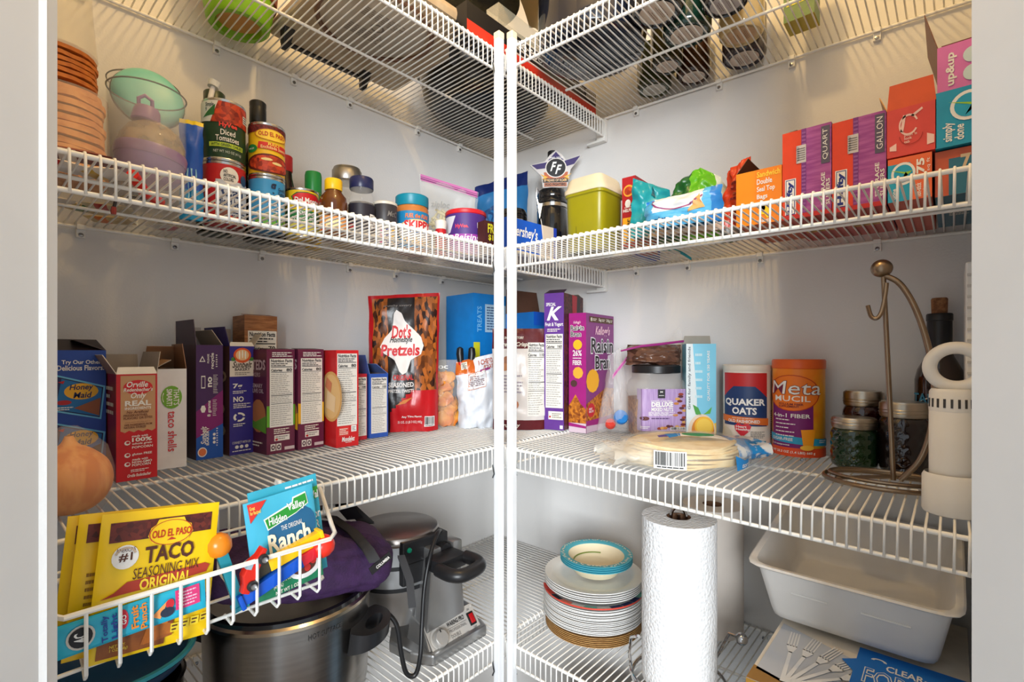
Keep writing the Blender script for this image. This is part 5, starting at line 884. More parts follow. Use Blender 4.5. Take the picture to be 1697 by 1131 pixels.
# onion in a bag at the far left of the third shelf
t = thing('bagged_onion', 'yellow onion in a clear produce bag at the far left', 'onion', D('L3', -1.0675, -.322), 20)
MB().lathe([(max(0, v.x), v.y) for v in sm([(0, .002, 0), (.018, .003, 0), (.034, .016, 0), (.041, .036, 0), (.037, .058, 0), (.022, .074, 0), (.009, .082, 0), (.004, .092, 0)], 5)], mat((232, 158, 80), rough=.45, rgb2=(214, 126, 50), vscale=14, stretch=(6, 6, 1)), 36).build('bulb', t)
def of(u, v):
    a = 2 * pi * u; r, z = [(.0, .001), (.03, .001), (.042, .022), (.0425, .05), (.035, .078), (.018, .096), (.006, .104)][int(round(v * 6))]; n_ = noise.noise(Vector((cos(a) * 2.5, sin(a) * 2.5, v * 5))) * .003
    return Vector(((r + n_) * cos(a), (r + n_) * sin(a), z))
MB().grid(of, 40, 6, mat((250, 240, 228), rough=.14, alpha=.12, vary=0, bump=.5, bscale=60)).build('film', t, sharp=180)
# ------------------------------------------------------------------ hanging wire basket with packets and toys
t = thing('wire_basket', 'white wire basket hooked under the front of the cracker shelf', 'basket', (0, 0, 0)); BW = WIRE
x0, x1, yf, yb, zt, zb = -1.104, -.848, -.551, -.4155, .931, .8735
MB().tube([(x0, yb, .958 - .02), (x0, yf + .012, zt + .001), (x0 + .008, yf, zt), (x1 - .014, yf, zt), (x1 - .002, yf + .012, zt + .001), (x1 + .004, yf + .03, zt + .004), (x1 + .042, yb, .955)], .0026, BW, 8).build('top_rail', t)
MB().tube([(x0, yb - .004, zb + .004), (x0, yf + .03, zb), (x0 + .006, yf + .022, zb), (x1 - .02, yf + .022, zb), (x1 - .008, yf + .03, zb), (x1 + .02, yb - .004, zb + .004)], .0019, BW, 8).build('bottom_rail', t)
MB().tube([(x0, yf + .07, zb - .002), (x1 - .002, yf + .07, zb - .002)], .0017, BW, 6).build('bottom_bar', t)
MB().tube([(x0, yb, .925), (x1 + .036, yb, .925)], .0017, BW, 6).build('back_bar', t)
for i in range(10):
    x = -1.082 + i * .0229
    MB().tube([(x, yf - .001, zt), (x, yf - .001, zb + .004), (x, yf + .004, zb - .001), (x + .002, yf + .03, zb - .002)] + ([(x + .004, yf + .07, zb - .003), (x + .006, yb, zb + .004), (x + .006, yb, .925)] if i in (0, 3, 6, 9) else []), .0016, BW, 6).build('upright', t)
for x in (-1.064, -.862):
    MB().tube([(x, yb, .925), (x, yb - .0005, .968), (x, yb + .003, .9745), (x, yb + .012, .9745), (x, yb + .015, .9695)], .0028, BW, 8).build('hook', t)
# taco seasoning packets
YEL = foilbag(246, 204, 20); TILE = mat((110, 44, 34), rough=.5, rgb2=(62, 24, 24), vscale=240, voro=True, mix=(.2, .9))
TACO = mat((206, 120, 40), rough=.45, rgb2=(120, 54, 26), vscale=160, voro=True, mix=(.2, .9))
def packet(name, label, loc, w, h, m, th=.007, rz=0, rx=0, ry=0, seed=1, group=None, cat='packet'):
    t = thing(name, label, cat, loc, rz, group, rx, ry)
    def S(u, v, sd=1, e=0):
        pr = max(0, 1 - (2 * u - 1) ** 6) ** .5 * max(0, 1 - (2 * v - 1) ** 8) ** .5; n_ = noise.noise(Vector((u * 4 + seed * 5, v * 4, seed))) * .0016 * pr
        return Vector(((u - .5) * w, -sd * (th / 2 * pr + .0004 + e) + n_, v * h))
    MB().grid(lambda u, v: S(u, v, 1), 16, 16, m).grid(lambda u, v: S(1 - u, v, -1), 16, 16, m).build('sachet', t, sharp=180)
    return t, Print(lambda u, v, e: S(u, v, 1, e * 1.3 + .0002), w, h, .009)
GT = 'yellow taco seasoning packets in the basket'
for k, lab in ((2, 'rearmost yellow seasoning packet, only its left edge showing'), (1, 'middle yellow seasoning packet tucked behind the front one')):
    t, p = packet('seasoning_packet', lab, (-1.0415 - .0065 * k, -.531 + .010 * k, .8755), .094, .1275 - .002 * k, YEL, .006, rx=-3, ry=6, seed=80 + k, group=GT)
    p.rect(.07, .80, .95, .93, TILE, 0).lines(.1, .3, .2, .6, 6, ink(150, 110, 20), 1).build('print', t)
t, p = packet('seasoning_packet', 'front yellow taco seasoning packet with tile-roof print', (-1.0345, -.5375, .8725), .0950, .129, YEL, .007, rx=-3, ry=6, seed=83, group=GT)
p.rect(.07, .80, .93, .935, TILE, 0); BR = ink(84, 44, 30)
p.poly([(.37, .815), (.39, .87), (.43, .89), (.45, .925), (.67, .925), (.69, .89), (.74, .87), (.76, .815), (.72, .76), (.56, .735), (.41, .76)], ink(246, 206, 30), 1); p.ring(.565, .825, .19, .09, .95, ink(190, 70, 40), 2); p.text('OLD EL PASO', .40, .795, .74, .85, ink(190, 44, 30), bold=.02, lay=3); p.poly([(.53, .77), (.57, .79), (.61, .77)], ink(190, 60, 40), 3)
p.ell(.205, .695, .105, .082, WHITE, 1); p.text('#1', .155, .665, .26, .725, BR, bold=.02); p.ring(.205, .695, .09, .07, .80, ink(190, 170, 150), 2, a0=20, a1=160); p.text("AMERICA'S", .13, .73, .28, .76, BR, bold=0)
p.text('TACO', .36, .625, .78, .745, BR, bold=.03); p.text('SEASONING MIX', .28, .53, .84, .605, BR, bold=0); p.poly([(.05, .425), (.20, .44), (.92, .485), (.95, .535), (.90, .555), (.24, .52), (.15, .46)], ink(176, 60, 44), 1); p.text('ORIGINAL', .34, .445, .78, .525, ink(246, 214, 60), bold=.03)
p.ell(.83, .41, .085, .065, ink(246, 216, 90), 1); p.text('GLUTEN\nFREE', .77, .385, .90, .44, BR); p.poly([(.14, .20), (.30, .37), (.40, .20)], ink(236, 180, 60), 1)
R = random.Random(4)
for i in range(22): p.ell(.30 + .34 * R.random(), .23 + .14 * R.random(), .045, .025, ink(*[(206, 60, 40), (120, 160, 50), (190, 206, 100), (60, 90, 40), (226, 90, 50)][i % 5]), 2 + i % 4, 7)
p.ell(.80, .29, .17, .07, TACO, 1, 14); p.rect(.07, .03, .60, .20, mat((150, 84, 34), rough=.5, rgb2=(110, 54, 22), vscale=40), 1); p.poly([(.40, .06), (.66, .08), (.66, .20), (.44, .18)], TACO, 3); p.text('NET WT.\n1 OZ (28g)', .16, .065, .30, .115, ink(226, 190, 60), lay=4)
for i in range(4): p.rect(.64 + .085 * i, .10 + .008 * i, .715 + .085 * i, .16 + .008 * i, ink(236, 206, 50), 4); p.lines(.65 + .085 * i, .105 + .008 * i, .70 + .085 * i, .155 + .008 * i, 2, BR, 5)
p.build('print', t)
t, p = packet('drink_mix_stick', 'slim turquoise fruit punch stick tucked across the yellow packets', (-1.0465, -.5455, .8965), .112, .028, foilbag(40, 176, 206), .004, rx=-2, ry=-1.5, seed=85)
p.ell(.16, .5, .085, .36, ink(206, 200, 190), 1); p.ell(.16, .5, .07, .30, BLACK, 2); p.text('4C', .12, .35, .20, .65, WHITE, rot=90, lay=3); p.text('Totally', .28, .1, .33, .9, ink(40, 60, 150), rot=90); p.text('Light', .34, .12, .39, .88, ink(40, 60, 150), rot=90); p.ell(.42, .6, .03, .3, ink(206, 40, 60), 1); p.text('GO', .405, .45, .435, .75, WHITE, rot=90, lay=3); p.text('Fruit', .465, .2, .515, .9, ink(246, 140, 30), rot=90, bold=.03); p.text('Punch', .525, .1, .57, .9, ink(246, 140, 30), rot=90, bold=.03); p.poly([(.60, .35), (.72, .75), (.66, .2)], ink(246, 160, 90), 1); p.ell(.73, .6, .03, .16, ink(206, 40, 50), 2); p.ell(.71, .35, .05, .16, ink(40, 50, 70), 2); p.rect(.77, .3, .95, .95, ink(220, 60, 120), 1); p.lines(.79, .35, .93, .9, 5, ink(240, 190, 210), 2); p.build('print', t)
# ranch packets
t, p = packet('dressing_packet', 'turquoise and green seasoning packet edge showing behind the ranch one', (-.8865, -.5145, .8785), .080, .119, lambda u, v: foilbag(70, 170, 70) if .72 < v < .9 else foilbag(60, 170, 196), .005, ry=-6, rx=-3, seed=91, group='ranch dressing packets in the basket')
p.text('Val', .86, .76, .98, .84, WHITE, bold=.03); p.text('or\nR', .88, .45, .98, .62, WHITE, bold=.02); p.lines(.5, .93, .95, .97, 1, WHITE); p.build('print', t)
t, p = packet('dressing_packet', 'turquoise ranch dressing packet with green ribbon banner', (-.8975, -.5275, .8770), .078, .113, lambda u, v: foilbag(70, 176, 206) if v > .32 else (foilbag(150, 200, 190) if v > .2 else foilbag(40, 130, 90)), .007, ry=-6, rx=-3, seed=93, group='ranch dressing packets in the basket')
p.poly([(.04, .985), (.30, .985), (.05, .80)], ink(206, 50, 40), 1); p.text('Great\nfor Recipes!', .06, .87, .20, .96, ink(246, 206, 90)); p.ell(.62, .62, .36, .22, ink(36, 96, 136), 0); p.poly([(.22, .80), (.64, .88), (.66, .93), (.86, .95), (.88, .82), (.68, .76), (.26, .68)], ink(230, 236, 220), 1); p.poly([(.24, .79), (.65, .865), (.67, .915), (.85, .935), (.865, .83), (.68, .77), (.27, .695)], ink(40, 140, 50), 2); p.text('Hidden', .285, .725, .54, .80, WHITE, bold=.02, lay=3); p.text('Valley.', .56, .785, .845, .885, WHITE, bold=.02, lay=3); p.text('THE ORIGINAL', .44, .635, .76, .685, WHITE, bold=0); p.text('Ranch.', .24, .44, .92, .635, ink(246, 236, 206), bold=.03, slant=.0, lay=3); p.text('Seasoning', .40, .36, .74, .42, ink(30, 60, 70), slant=.3, bold=0); p.text('Makes 16 FL OZ\n(473 mL)', .24, .08, .50, .16, CREAM, slant=.2); p.text('NET WT 1 OZ', .26, .02, .60, .06, CREAM); p.ell(.72, .17, .24, .10, WHITE, 1); p.ell(.70, .19, .18, .07, ink(90, 50, 40), 2); p.ell(.74, .17, .05, .04, ink(206, 50, 44), 3, 10); p.ell(.84, .22, .05, .035, ink(206, 50, 44), 3, 10); p.ell(.80, .30, .12, .05, ink(60, 110, 50), 2, 9); p.build('print', t)
# candy dispensers (plain heads) and a toy car
def dispenser(label, a, b, col, head, hcol, hr, roll=0.0, tone=None):
    A, B = Vector(a), Vector(b); t = thing('candy_dispenser', label, 'toy', A); d = (B - A); L_ = d.length; Q = d.to_track_quat('Z', 'Y').to_matrix().to_4x4(); t.matrix_world = Matrix.Translation(A) @ Q @ Matrix.Rotation(roll, 4, 'Z')
    w, e = .0068, .0052; M_ = plastic(*col, rough=.25)
    MB().box((-w, -e, .004), (w, e, L_), M_).build('stem', t, bevel=.0012); MB().box((-w * 1.22, -e * 1.5, 0), (w * 1.22, e * 1.5, .0045), M_).build('foot', t, bevel=.001)
    if tone: MB().box((-w * .95, -e * .95, L_ - .002), (w * .95, e * .95, L_ + .018), plastic(*tone, rough=.25)).build('sleeve', t, bevel=.0012)
    if head: MB().lathe([(hr * .6, -hr * .85), (hr * .9, -hr * .5), (hr, 0), (hr * .86, hr * .55), (hr * .5, hr * .88), (0, hr)], plastic(*hcol, rough=.25), 26, c=(0, 0, L_ + (hr * .7 if not tone else .018 + hr * .75))).build('head', t)
    return t
dispenser('teal candy dispenser with plain orange head standing in the basket', (-.956, -.538, .8815), (-.9725, -.5325, .943), (30, 130, 146), True, (232, 136, 30), .0125, .2)
dispenser('blue candy dispenser with red ball head lying along the basket front', (-.960, -.5415, .8895), (-.893, -.5415, .9125), (24, 84, 190), True, (224, 50, 34), .0135, pi / 2, (206, 40, 52))
dispenser('yellow candy dispenser stem lying above the blue one', (-.867, -.5395, .9345), (-.928, -.538, .9175), (240, 190, 20), False, (60, 60, 60), .01, pi / 2, (66, 62, 50))
t = thing('toy_car', 'small red toy car standing on its tail in the basket', 'toy', (-.9462, -.5445, .9195), 0, ry=-66)
RC = plastic(206, 40, 26, rough=.2)
MB().prism([(-.022, -.003), (.024, -.003), (.025, .002), (.016, .004), (.007, .010), (-.006, .0105), (-.014, .006), (-.022, .005)], 'y', -.0075, .0045, RC).build('car_body', t, smooth=False, bevel=.0012)
MB().prism([(.012, .0055), (.0065, .0105), (.002, .0108), (.002, .0055)], 'y', -.0079, .0049, ink(150, 170, 180)).build('window', t, smooth=False)
for x in (-.013, .014):
    w_ = MB().lathe([(0, -.002), (.0048, -.002), (.0054, -.001), (.0054, .001), (.0048, .002), (0, .002)], plastic(40, 40, 42), 18, c=(0, 0, 0)).build('wheel', t); w_.rotation_euler = (pi / 2, 0, 0); w_.location = (x, -.0085, -.002)
    h_2 = MB().lathe([(0, -.0024), (.003, -.0022), (.003, .0)], metal(190, 190, 190), 14).build('hub', w_); h_2.location = (0, 0, 0.0047)
# ------------------------------------------------------------------ bottom shelf, left
BRS = mat((150, 146, 142), rough=.26, metal=1.0, vary=.06, vscale=20, stretch=(1, 1, 12))
t = thing('slow_cooker', 'big round stainless slow cooker with black rim and side handles', 'appliance', D('L4', -.780, -.262), face_door(-.780, -.262)); r = .129
MB().lathe([(r * .9, 0), (r * .93, .006), (r * .95, .012)], plastic(34, 32, 32), 48).build('foot_ring', t)
MB().lathe([(r * .95, .012), (r * .97, .03), (r, .16), (r * 1.005, .172)], BRS, 56).build('steel_body', t)
MB().lathe([(r * 1.004, .171), (r * 1.03, .173), (r * 1.03, .178), (r * 1.0, .181)], metal(190, 176, 156, rough=.22), 56).build('rim', t)
MB().lathe([(r * 1.0, .180), (r * .99, .187), (r * .94, .188), (r * .92, .180), (r * .9, .06), (0, .05)], mat((18, 18, 20), rough=.15, vary=0, coat=.5), 56).build('stoneware', t)
def lug():
    n = 40; O_ = []; I_ = []
    for k in range(n):
        a = 2 * pi * k / n; ca, sa = cos(a), sin(a)
        O_.append((.047 * ca, -.004 - .040 * max(sa, 0) ** .8 + .012 * max(-sa, 0))); I_.append((.025 * ca, -.020 - .011 * sa))
    vs = []; 
    for zt_, C_ in ((1, O_), (1, I_), (0, I_), (0, O_)):
        for x, y in C_: vs.append((x, y, (.012 + .35 * (y + .044) * 0 - .25 * (-.044 - y) * 0) if zt_ else -.010 - .30 * max(0, y + .044)))
    fs = []
    for q in range(4):
        for k in range(n): fs.append((q * n + k, q * n + (k + 1) % n, ((q + 1) % 4) * n + (k + 1) % n, ((q + 1) % 4) * n + k))
    return MB().add(vs, fs, plastic(32, 32, 34))
for a in (58, -122):
    hd = lug().build('handle', t, sharp=35); hd.matrix_local = Matrix.Rotation(radians(a), 4, 'Z') @ Matrix.Translation((0, -r * .985, .128)) @ Matrix.Rotation(radians(8), 4, 'X')
p = cyl_print(r * 1.0, .10, .168, -90, 90); p.text('HOT SURFACE', .56, .78, .69, .90, ink(60, 58, 58), bold=0); p.build('warning_lettering', t); cyl_print(r * .985, .05, .09, -90, 90).text('Hamilton Beach', .10, .3, .30, .7, ink(60, 58, 58)).build('maker_lettering', t)
# purple lunch bag
PURP = mat((62, 34, 78), rough=.7, rgb2=(52, 28, 66), vscale=60, bump=.3, bscale=300)
t = thing('lunch_bag', 'quilted purple lunch bag with black straps lying on the slow cooker', 'bag', (-.775, -.290, .7605), -12)
def lb(u, v, w=.146, d=.090, h=.092):
    a = 2 * pi * u; b2 = pi * (v - .5); e = .55
    f_ = lambda c: (1 if c > 0 else -1) * abs(c) ** e
    n_ = noise.noise(Vector((cos(a) * 2.2, sin(a) * 2.2, v * 4 + 3))) * .010 - .004 * max(0, sin(u * 2 * pi * 9)) ** 8 - .003 * max(0, sin(v * pi * 7)) ** 8
    return Vector(((w + n_) * f_(cos(b2)) * f_(cos(a)), (d + n_) * f_(cos(b2)) * f_(sin(a)), .048 + (h * .5 + n_) * f_(sin(b2)) - .020 * f_(cos(a)) * f_(cos(b2))))
MB().grid(lb, 64, 32, PURP).build('body', t, sharp=180)
BKS = mat((26, 25, 28), rough=.6, vary=.05)
def strap(path, w, nm): 
    mb = MB(); n = len(path); mb.grid(lambda u, v: Vector(path[int(round(v * (n - 1)))]) + Vector((w * (u - .5), -w * .35 * (u - .5), .0)), 2, n - 1, BKS).grid(lambda u, v: Vector(path[int(round(v * (n - 1)))]) + Vector((w * (.5 - u), -w * .35 * (.5 - u), .0025)), 2, n - 1, BKS); return mb.build(nm, t, sharp=180)
strap([lb(-.02 - .20 * 0 + k * .0, .15) for k in range(2)], .02, 'strap') if False else None
strap([(.055, .06, .090), (.058, .03, .096), (.062, -.01, .0945), (.070, -.05, .090), (.082, -.088, .070), (.090, -.098, .052)], .017, 'front_strap')
strap([(-.06, -.02, .094), (-.01, -.015, .118), (.03, .0, .128), (.075, .02, .118), (.10, .03, .085)], .026, 'carry_handle')
strap([(.0, .07, .085), (.05, .075, .105), (.10, .08, .10), (.135, .06, .06)], .024, 'rear_strap')
strap([(.155, -.05, .03), (.160, -.075, -.005), (.158, -.09, -.045)], .012, 'loose_strap')
o = MB().box((-.020, -.001, -.006), (.020, .001, .006), BKS).build('tag', t, smooth=False); o.location = (.098, -.1005, .050); o.rotation_euler = (radians(-12), radians(-24), radians(10))
Print(plane_map((-.010, -.0012, -.003), (.026, 0, 0), (0, 0, .007), (0, -1, 0)), .026, .007).text('COLUMBIA', 0, 0, 1, .7, WHITE).build('tag_print', o)
# waffle maker
t = thing('waffle_maker', 'silver rotating double waffle maker with black handle', 'appliance', (0, 0, deck('L4', -.5, -.3) + .0006)); SIL = mat((168, 168, 168), rough=.3, metal=.85, vary=.03); zb_ = .571
MB().prism([(-.572, -.386), (-.434, -.386), (-.424, -.36), (-.43, -.275), (-.47, -.235), (-.56, -.235), (-.60, -.285), (-.594, -.345)], 'z', .0, .022, SIL).build('base_plate', t, smooth=False, bevel=.004)
MB().add([(-.574, -.387, .004), (-.434, -.387, .004), (-.440, -.345, .055), (-.566, -.345, .055), (-.574, -.30, .004), (-.434, -.30, .004), (-.445, -.30, .062), (-.562, -.30, .062)], [(0, 1, 2, 3), (3, 2, 6, 7), (0, 3, 7, 4), (1, 5, 6, 2), (4, 7, 6, 5), (0, 4, 5, 1)], SIL).build('console', t, smooth=False, bevel=.004)
O_ = Vector((-.566, -.3855, .0085)); U_ = Vector((.124, 0, 0)); V_ = Vector((.0, .0395, .048)); N_ = U_.cross(V_).normalized()
p = Print(plane_map(O_, U_, V_, N_), .124, .06); p.rect(0, 0, 1, 1, ink(176, 172, 166), 1); p.ring(.18, .5, .165, .34, .92, ink(150, 146, 140), 2); p.text('WARING PRO', .40, .66, .76, .80, BLACK, slant=.2, bold=.03, lay=3); p.rect(.38, .60, .78, .615, GREYI, 3); p.text('PROFESSIONAL', .40, .48, .76, .57, GREYI, lay=3); p.text('DOUBLE\nWAFFLE MAKER', .40, .18, .76, .42, GREYI, lay=3); p.text('ON', .86, .83, .91, .89, BLACK, bold=0, lay=3); p.text('OFF', .86, .26, .93, .32, BLACK, bold=0, lay=3)
for u, v in ((.04, .08), (.04, .92), (.96, .08), (.96, .92)): p.ell(u, v, .012, .025, ink(206, 206, 206), 4, 8)
p.build('panel', t)
mq = Matrix.Translation(O_ + U_ * .18 + V_ * .48) @ N_.to_track_quat('Z', 'Y').to_matrix().to_4x4()
k = MB().lathe([(.0155, 0), (.016, .002), (.0150, .012), (.013, .0145), (0, .015)], mat((196, 192, 186), rough=.35, metal=.6, vary=.05), 32).build('dial', t); k.matrix_local = mq
MB().box((-.001, .009, .0145), (.001, .014, .0156), BLACK).build('pointer', k)
k = MB().box((-.008, -.0125, 0), (.008, .0125, .003), plastic(26, 26, 26)).build('switch', t, bevel=.001); k.matrix_local = Matrix.Translation(O_ + U_ * .885 + V_ * .57) @ Matrix((U_.normalized(), V_.normalized(), N_)).transposed().to_4x4()
MB().box((-.005, -.009, .003), (.005, .009, .0055), plastic(176, 20, 26, rough=.2)).build('rocker', k, bevel=.001)
# tower, hinge and drum
MB().add([(-.566, -.356, .045), (-.462, -.352, .045), (-.470, -.345, .178), (-.546, -.348, .178), (-.560, -.306, .045), (-.456, -.306, .045), (-.466, -.312, .178), (-.544, -.312, .178)], [(0, 1, 2, 3), (3, 2, 6, 7), (0, 3, 7, 4), (1, 5, 6, 2), (4, 7, 6, 5), (0, 4, 5, 1)], SIL).build('tower', t, smooth=False, bevel=.005)
for xa in (-.545, -.490): MB().box((xa, -.347, .165), (xa + .025, -.312, .198), SIL).build('tower_arm', t, bevel=.005)
MB().tube([(-.507, -.345, .185), (-.507, -.30, .185)], .014, plastic(30, 30, 32), 16).build('axle', t)
LX, LY, LR = -.546, -.232, .0875
for nm, z0_, z1_, m_ in (('lower_bowl', .045, .118, SIL), ('lower_band', .118, .126, plastic(28, 28, 30)), ('lower_grid', .126, .160, SIL), ('upper_band', .160, .168, plastic(28, 28, 30)), ('upper_grid', .168, .205, SIL)):
    MB().lathe([(LR * (.80 if nm == 'lower_bowl' else .985), z0_), (LR * .985, z1_)], m_, 52, c=(LX, LY, 0)).build(nm, t)
MB().lathe([(LR * .985, .204), (LR * 1.01, .207), (LR * 1.01, .213), (LR * .97, .220), (LR * .9, .2225), (0, .2245)], mat((150, 142, 136), rough=.3, metal=1, vary=.05), 52, c=(LX, LY, 0)).build('lid_disc', t)
hb = Vector((.100, -.012, 0)).normalized()
MB().prism([(-.592, -.318), (-.488, -.328), (-.484, -.282), (-.588, -.272)], 'z', .132, .216, plastic(32, 32, 34)).build('hinge_block', t, smooth=False, bevel=.003)
MB().prism([(-.593, -.319), (-.487, -.329), (-.487, -.326), (-.592, -.316)], 'z', .172, .1735, ink(10, 10, 10)).build('hinge_seam', t, smooth=False)
o = MB().lathe([(0, 0), (.0052, 0), (.0045, .0025), (0, .0035)], mat((20, 130, 100), rough=.2, vary=0), 18).build('ready_light', t); o.location = (-.578, -.3195, .200); o.rotation_euler = (pi / 2, 0, 0)
MB().tube(sm([(-.560 + .0, -.385, .176), (-.560, -.418, .176), (-.545, -.436, .176), (-.505, -.436, .178), (-.492, -.418, .180), (-.492, -.386, .180)]), .0125, plastic(30, 30, 32), 14).build('handle_loop', t)
MB().box((-.562, -.39, .164), (-.490, -.344, .190), plastic(30, 30, 32)).build('handle_root', t, bevel=.007)
MB().tube(sm([(-.500, -.318, .216), (-.530, -.345, .225), (-.560, -.362, .20), (-.582, -.372, .15), (-.594, -.380, .09), (-.604, -.388, .04), (-.612, -.384, .006), (-.626, -.376, .012), (-.634, -.372, .05), (-.640, -.366, .10), (-.655, -.350, .125), (-.665, -.34, .13)]), .0042, plastic(26, 26, 28), 10).build('power_cord', t)
# things under the basket on the bottom shelf, far left
t = thing('steel_pot', 'brushed steel pot partly hidden under the hanging basket', 'pot', D('L4', -1.010, -.252), 0)
MB().lathe([(.070, 0), (.075, .004), (.075, .125), (.078, .128), (.075, .130), (.072, .127), (.072, .01), (0, .008)], BRS, 44).build('pot_body', t)
t = thing('nested_bowl', 'dark blue and teal bowl resting on the steel pot at lower left', 'bowl', D('L4', -1.016, -.262, .131), 0)
MB().lathe([(.040, 0), (.05, .002), (.078, .022), (.090, .038), (.092, .040), (.088, .040), (.075, .026), (.05, .008), (0, .006)], mat((22, 64, 104), rough=.3), 48).build('blue_bowl', t)
MB().lathe([(.0905, .0405), (.0935, .042), (.0935, .047), (.088, .047), (.084, .043)], mat((60, 160, 176), rough=.3), 48, cap=False).build('teal_rim', t)
# ------------------------------------------------------------------ bottom shelf, right
PAP = mat((230, 228, 224), rough=.75, vary=.02)
cx, cy = -.238, -.5165; zt = .0
def plate(label, i, r, m, dz, flare=.010, group='stacked paper plates'):
    t = thing('paper_plate', label, 'plate', D('R4', cx + .0012 * sin(i * 1.9), cy + .0012 * cos(i * 2.3), dz), i * 23, group)
    return t, r
PM = {}
def plate_mesh(r, m, key):
    if key not in PM: PM[key] = MB().lathe([(0, .0), (r * .74, 0), (r * .80, .0035), (r * .88, .0065), (r * 1.0, .009), (r * 1.0, .0106), (r * .88, .0082), (r * .79, .0052), (r * .73, .0016), (0, .0016)], m, 56).data('plate', True, sharp=60)
    return PM[key]
zs = .0
TAN = mat((186, 142, 84), rough=.6, rgb2=(170, 124, 70), vscale=90)
for i in range(6):
    o = link('paper_plate', plate_mesh(.103, TAN, 'tan')); o.location = D('R4', cx, cy, zs); o.rotation_euler = (0, 0, i); o['label'] = 'tan paper plate at the bottom of the plate stack, nested among five alike'; o['category'] = 'plate'; o['group'] = 'tan paper plates'; zs += .0036
for i in range(14):
    o = link('paper_plate', plate_mesh(.1065, PAP, 'w')); o.location = D('R4', cx + .0012 * sin(i * 1.9), cy + .0012 * cos(i * 2.3), zs + .004); o['label'] = 'plain white paper plate in the lower run of the stack, above the tan ones'; o['category'] = 'plate'; o['group'] = 'white paper plates, lower run'; zs += .0036
t = thing('patterned_plate', 'patterned paper plate with red, navy and mint rim between the white plates', 'plate', D('R4', cx, cy, zs + .006), 0)
link('dish', plate_mesh(.1065, PAP, 'w'), t)
p = Print(lambda u, v, e: Vector((.107 * cos(radians(180 + 160 * u)), .107 * sin(radians(180 + 160 * u)), .0095 + e + (v - .5) * .0075)), .3, .0075, .01); cs = [(206, 60, 44), (206, 60, 44), (30, 30, 50), (226, 130, 110), (226, 222, 216), (130, 196, 180), (226, 222, 216), (28, 44, 96), (28, 44, 96), (28, 44, 96), (130, 196, 180), (28, 44, 96)]
def rimfn(u, v, e):
    a = radians(130 + 175 * u); R_ = .0945 + .0128 * v; return Vector((R_ * cos(a), R_ * sin(a), .0085 + .0026 * v + e))
p = Print(rimfn, .3, .013, .01); [p.rect(i / 12, 0, (i + 1) / 12 - .006, 1, ink(*cs[i]), 1) for i in range(12)]
q = Print(lambda u, v, e: Vector(((.1068 + e) * cos(radians(130 + 175 * u)), (.1068 + e) * sin(radians(130 + 175 * u)), .0085 + .003 * v)), .3, .003, .01); q.rect(0, 0, 1, 1, ink(206, 70, 54), 1); p.build('rim_pattern', t); q.build('red_edge', t); zs += .0085
for i in range(5):
    o = link('paper_plate', plate_mesh(.1045, PAP, 'w2')); o.location = D('R4', cx + .001 * sin(i * 2.1), cy, zs + .008); o['label'] = 'white paper plate in the top run of the stack, under the bowls'; o['category'] = 'plate'; o['group'] = 'white paper plates, top run'; zs += .0042
zs += .012
BLU = mat((86, 180, 196), rough=.55, vary=.04); BOWC = mat((234, 222, 190), rough=.6, vary=.02)
def bowl_mesh():
    return MB().lathe([(0, .0), (.040, 0), (.046, .003), (.062, .024)], BOWC, 56).lathe([(.062, .024), (.066, .0255), (.077, .028), (.0775, .0295), (.066, .029), (.060, .0262)], BLU, 56, cap=False).lathe([(.060, .0262), (.046, .0055), (.040, .0022), (0, .0022)], BOWC, 56).data('bowl', True, sharp=60)
bm = bowl_mesh()
for i in range(4):
    lab = 'top paper bowl with blue leaf rim and cream inside' if i == 3 else ('lowest of the four nested blue-rimmed paper bowls', 'third paper bowl down in the nested blue-rimmed stack', 'second paper bowl down, just under the top blue-rimmed one')[i]
    t = thing('paper_bowl', lab, 'bowl', D('R4', cx + .006, cy - .004, zs + i * .0042), i * 40 if i < 3 else 0, 'blue-rimmed paper bowls'); link('dish', bm, t)
    if i == 3:
        R = random.Random(2); p = Print(lambda u, v, e: Vector(((.0665 + .0105 * v) * cos(2 * pi * u), (.0665 + .0105 * v) * sin(2 * pi * u), .0292 + e + .0002)), .45, .0105, .008)
        for k in range(64): u = k / 64 + R.uniform(-.004, .004); v = R.uniform(.25, .75); a = R.uniform(0, 3.1); p.poly([(u - .010 * cos(a), v - .4 * sin(a)), (u + .004 * sin(a), v - .2 * cos(a)), (u + .010 * cos(a), v + .4 * sin(a)), (u - .004 * sin(a), v + .2 * cos(a))], ink(232, 226, 206), 1)
        p.build('leaf_print', t); q = Print(lambda u, v, e: Vector(((.0475 + .0016 * v) * cos(radians(20 + 150 * u)), (.0475 + .0016 * v) * sin(radians(20 + 150 * u)), .0085 + .0022 * v + e * 2)), .12, .002, .006); q.rect(0, 0, 1, 1, ink(120, 140, 60), 1); q.build('green_line', t)
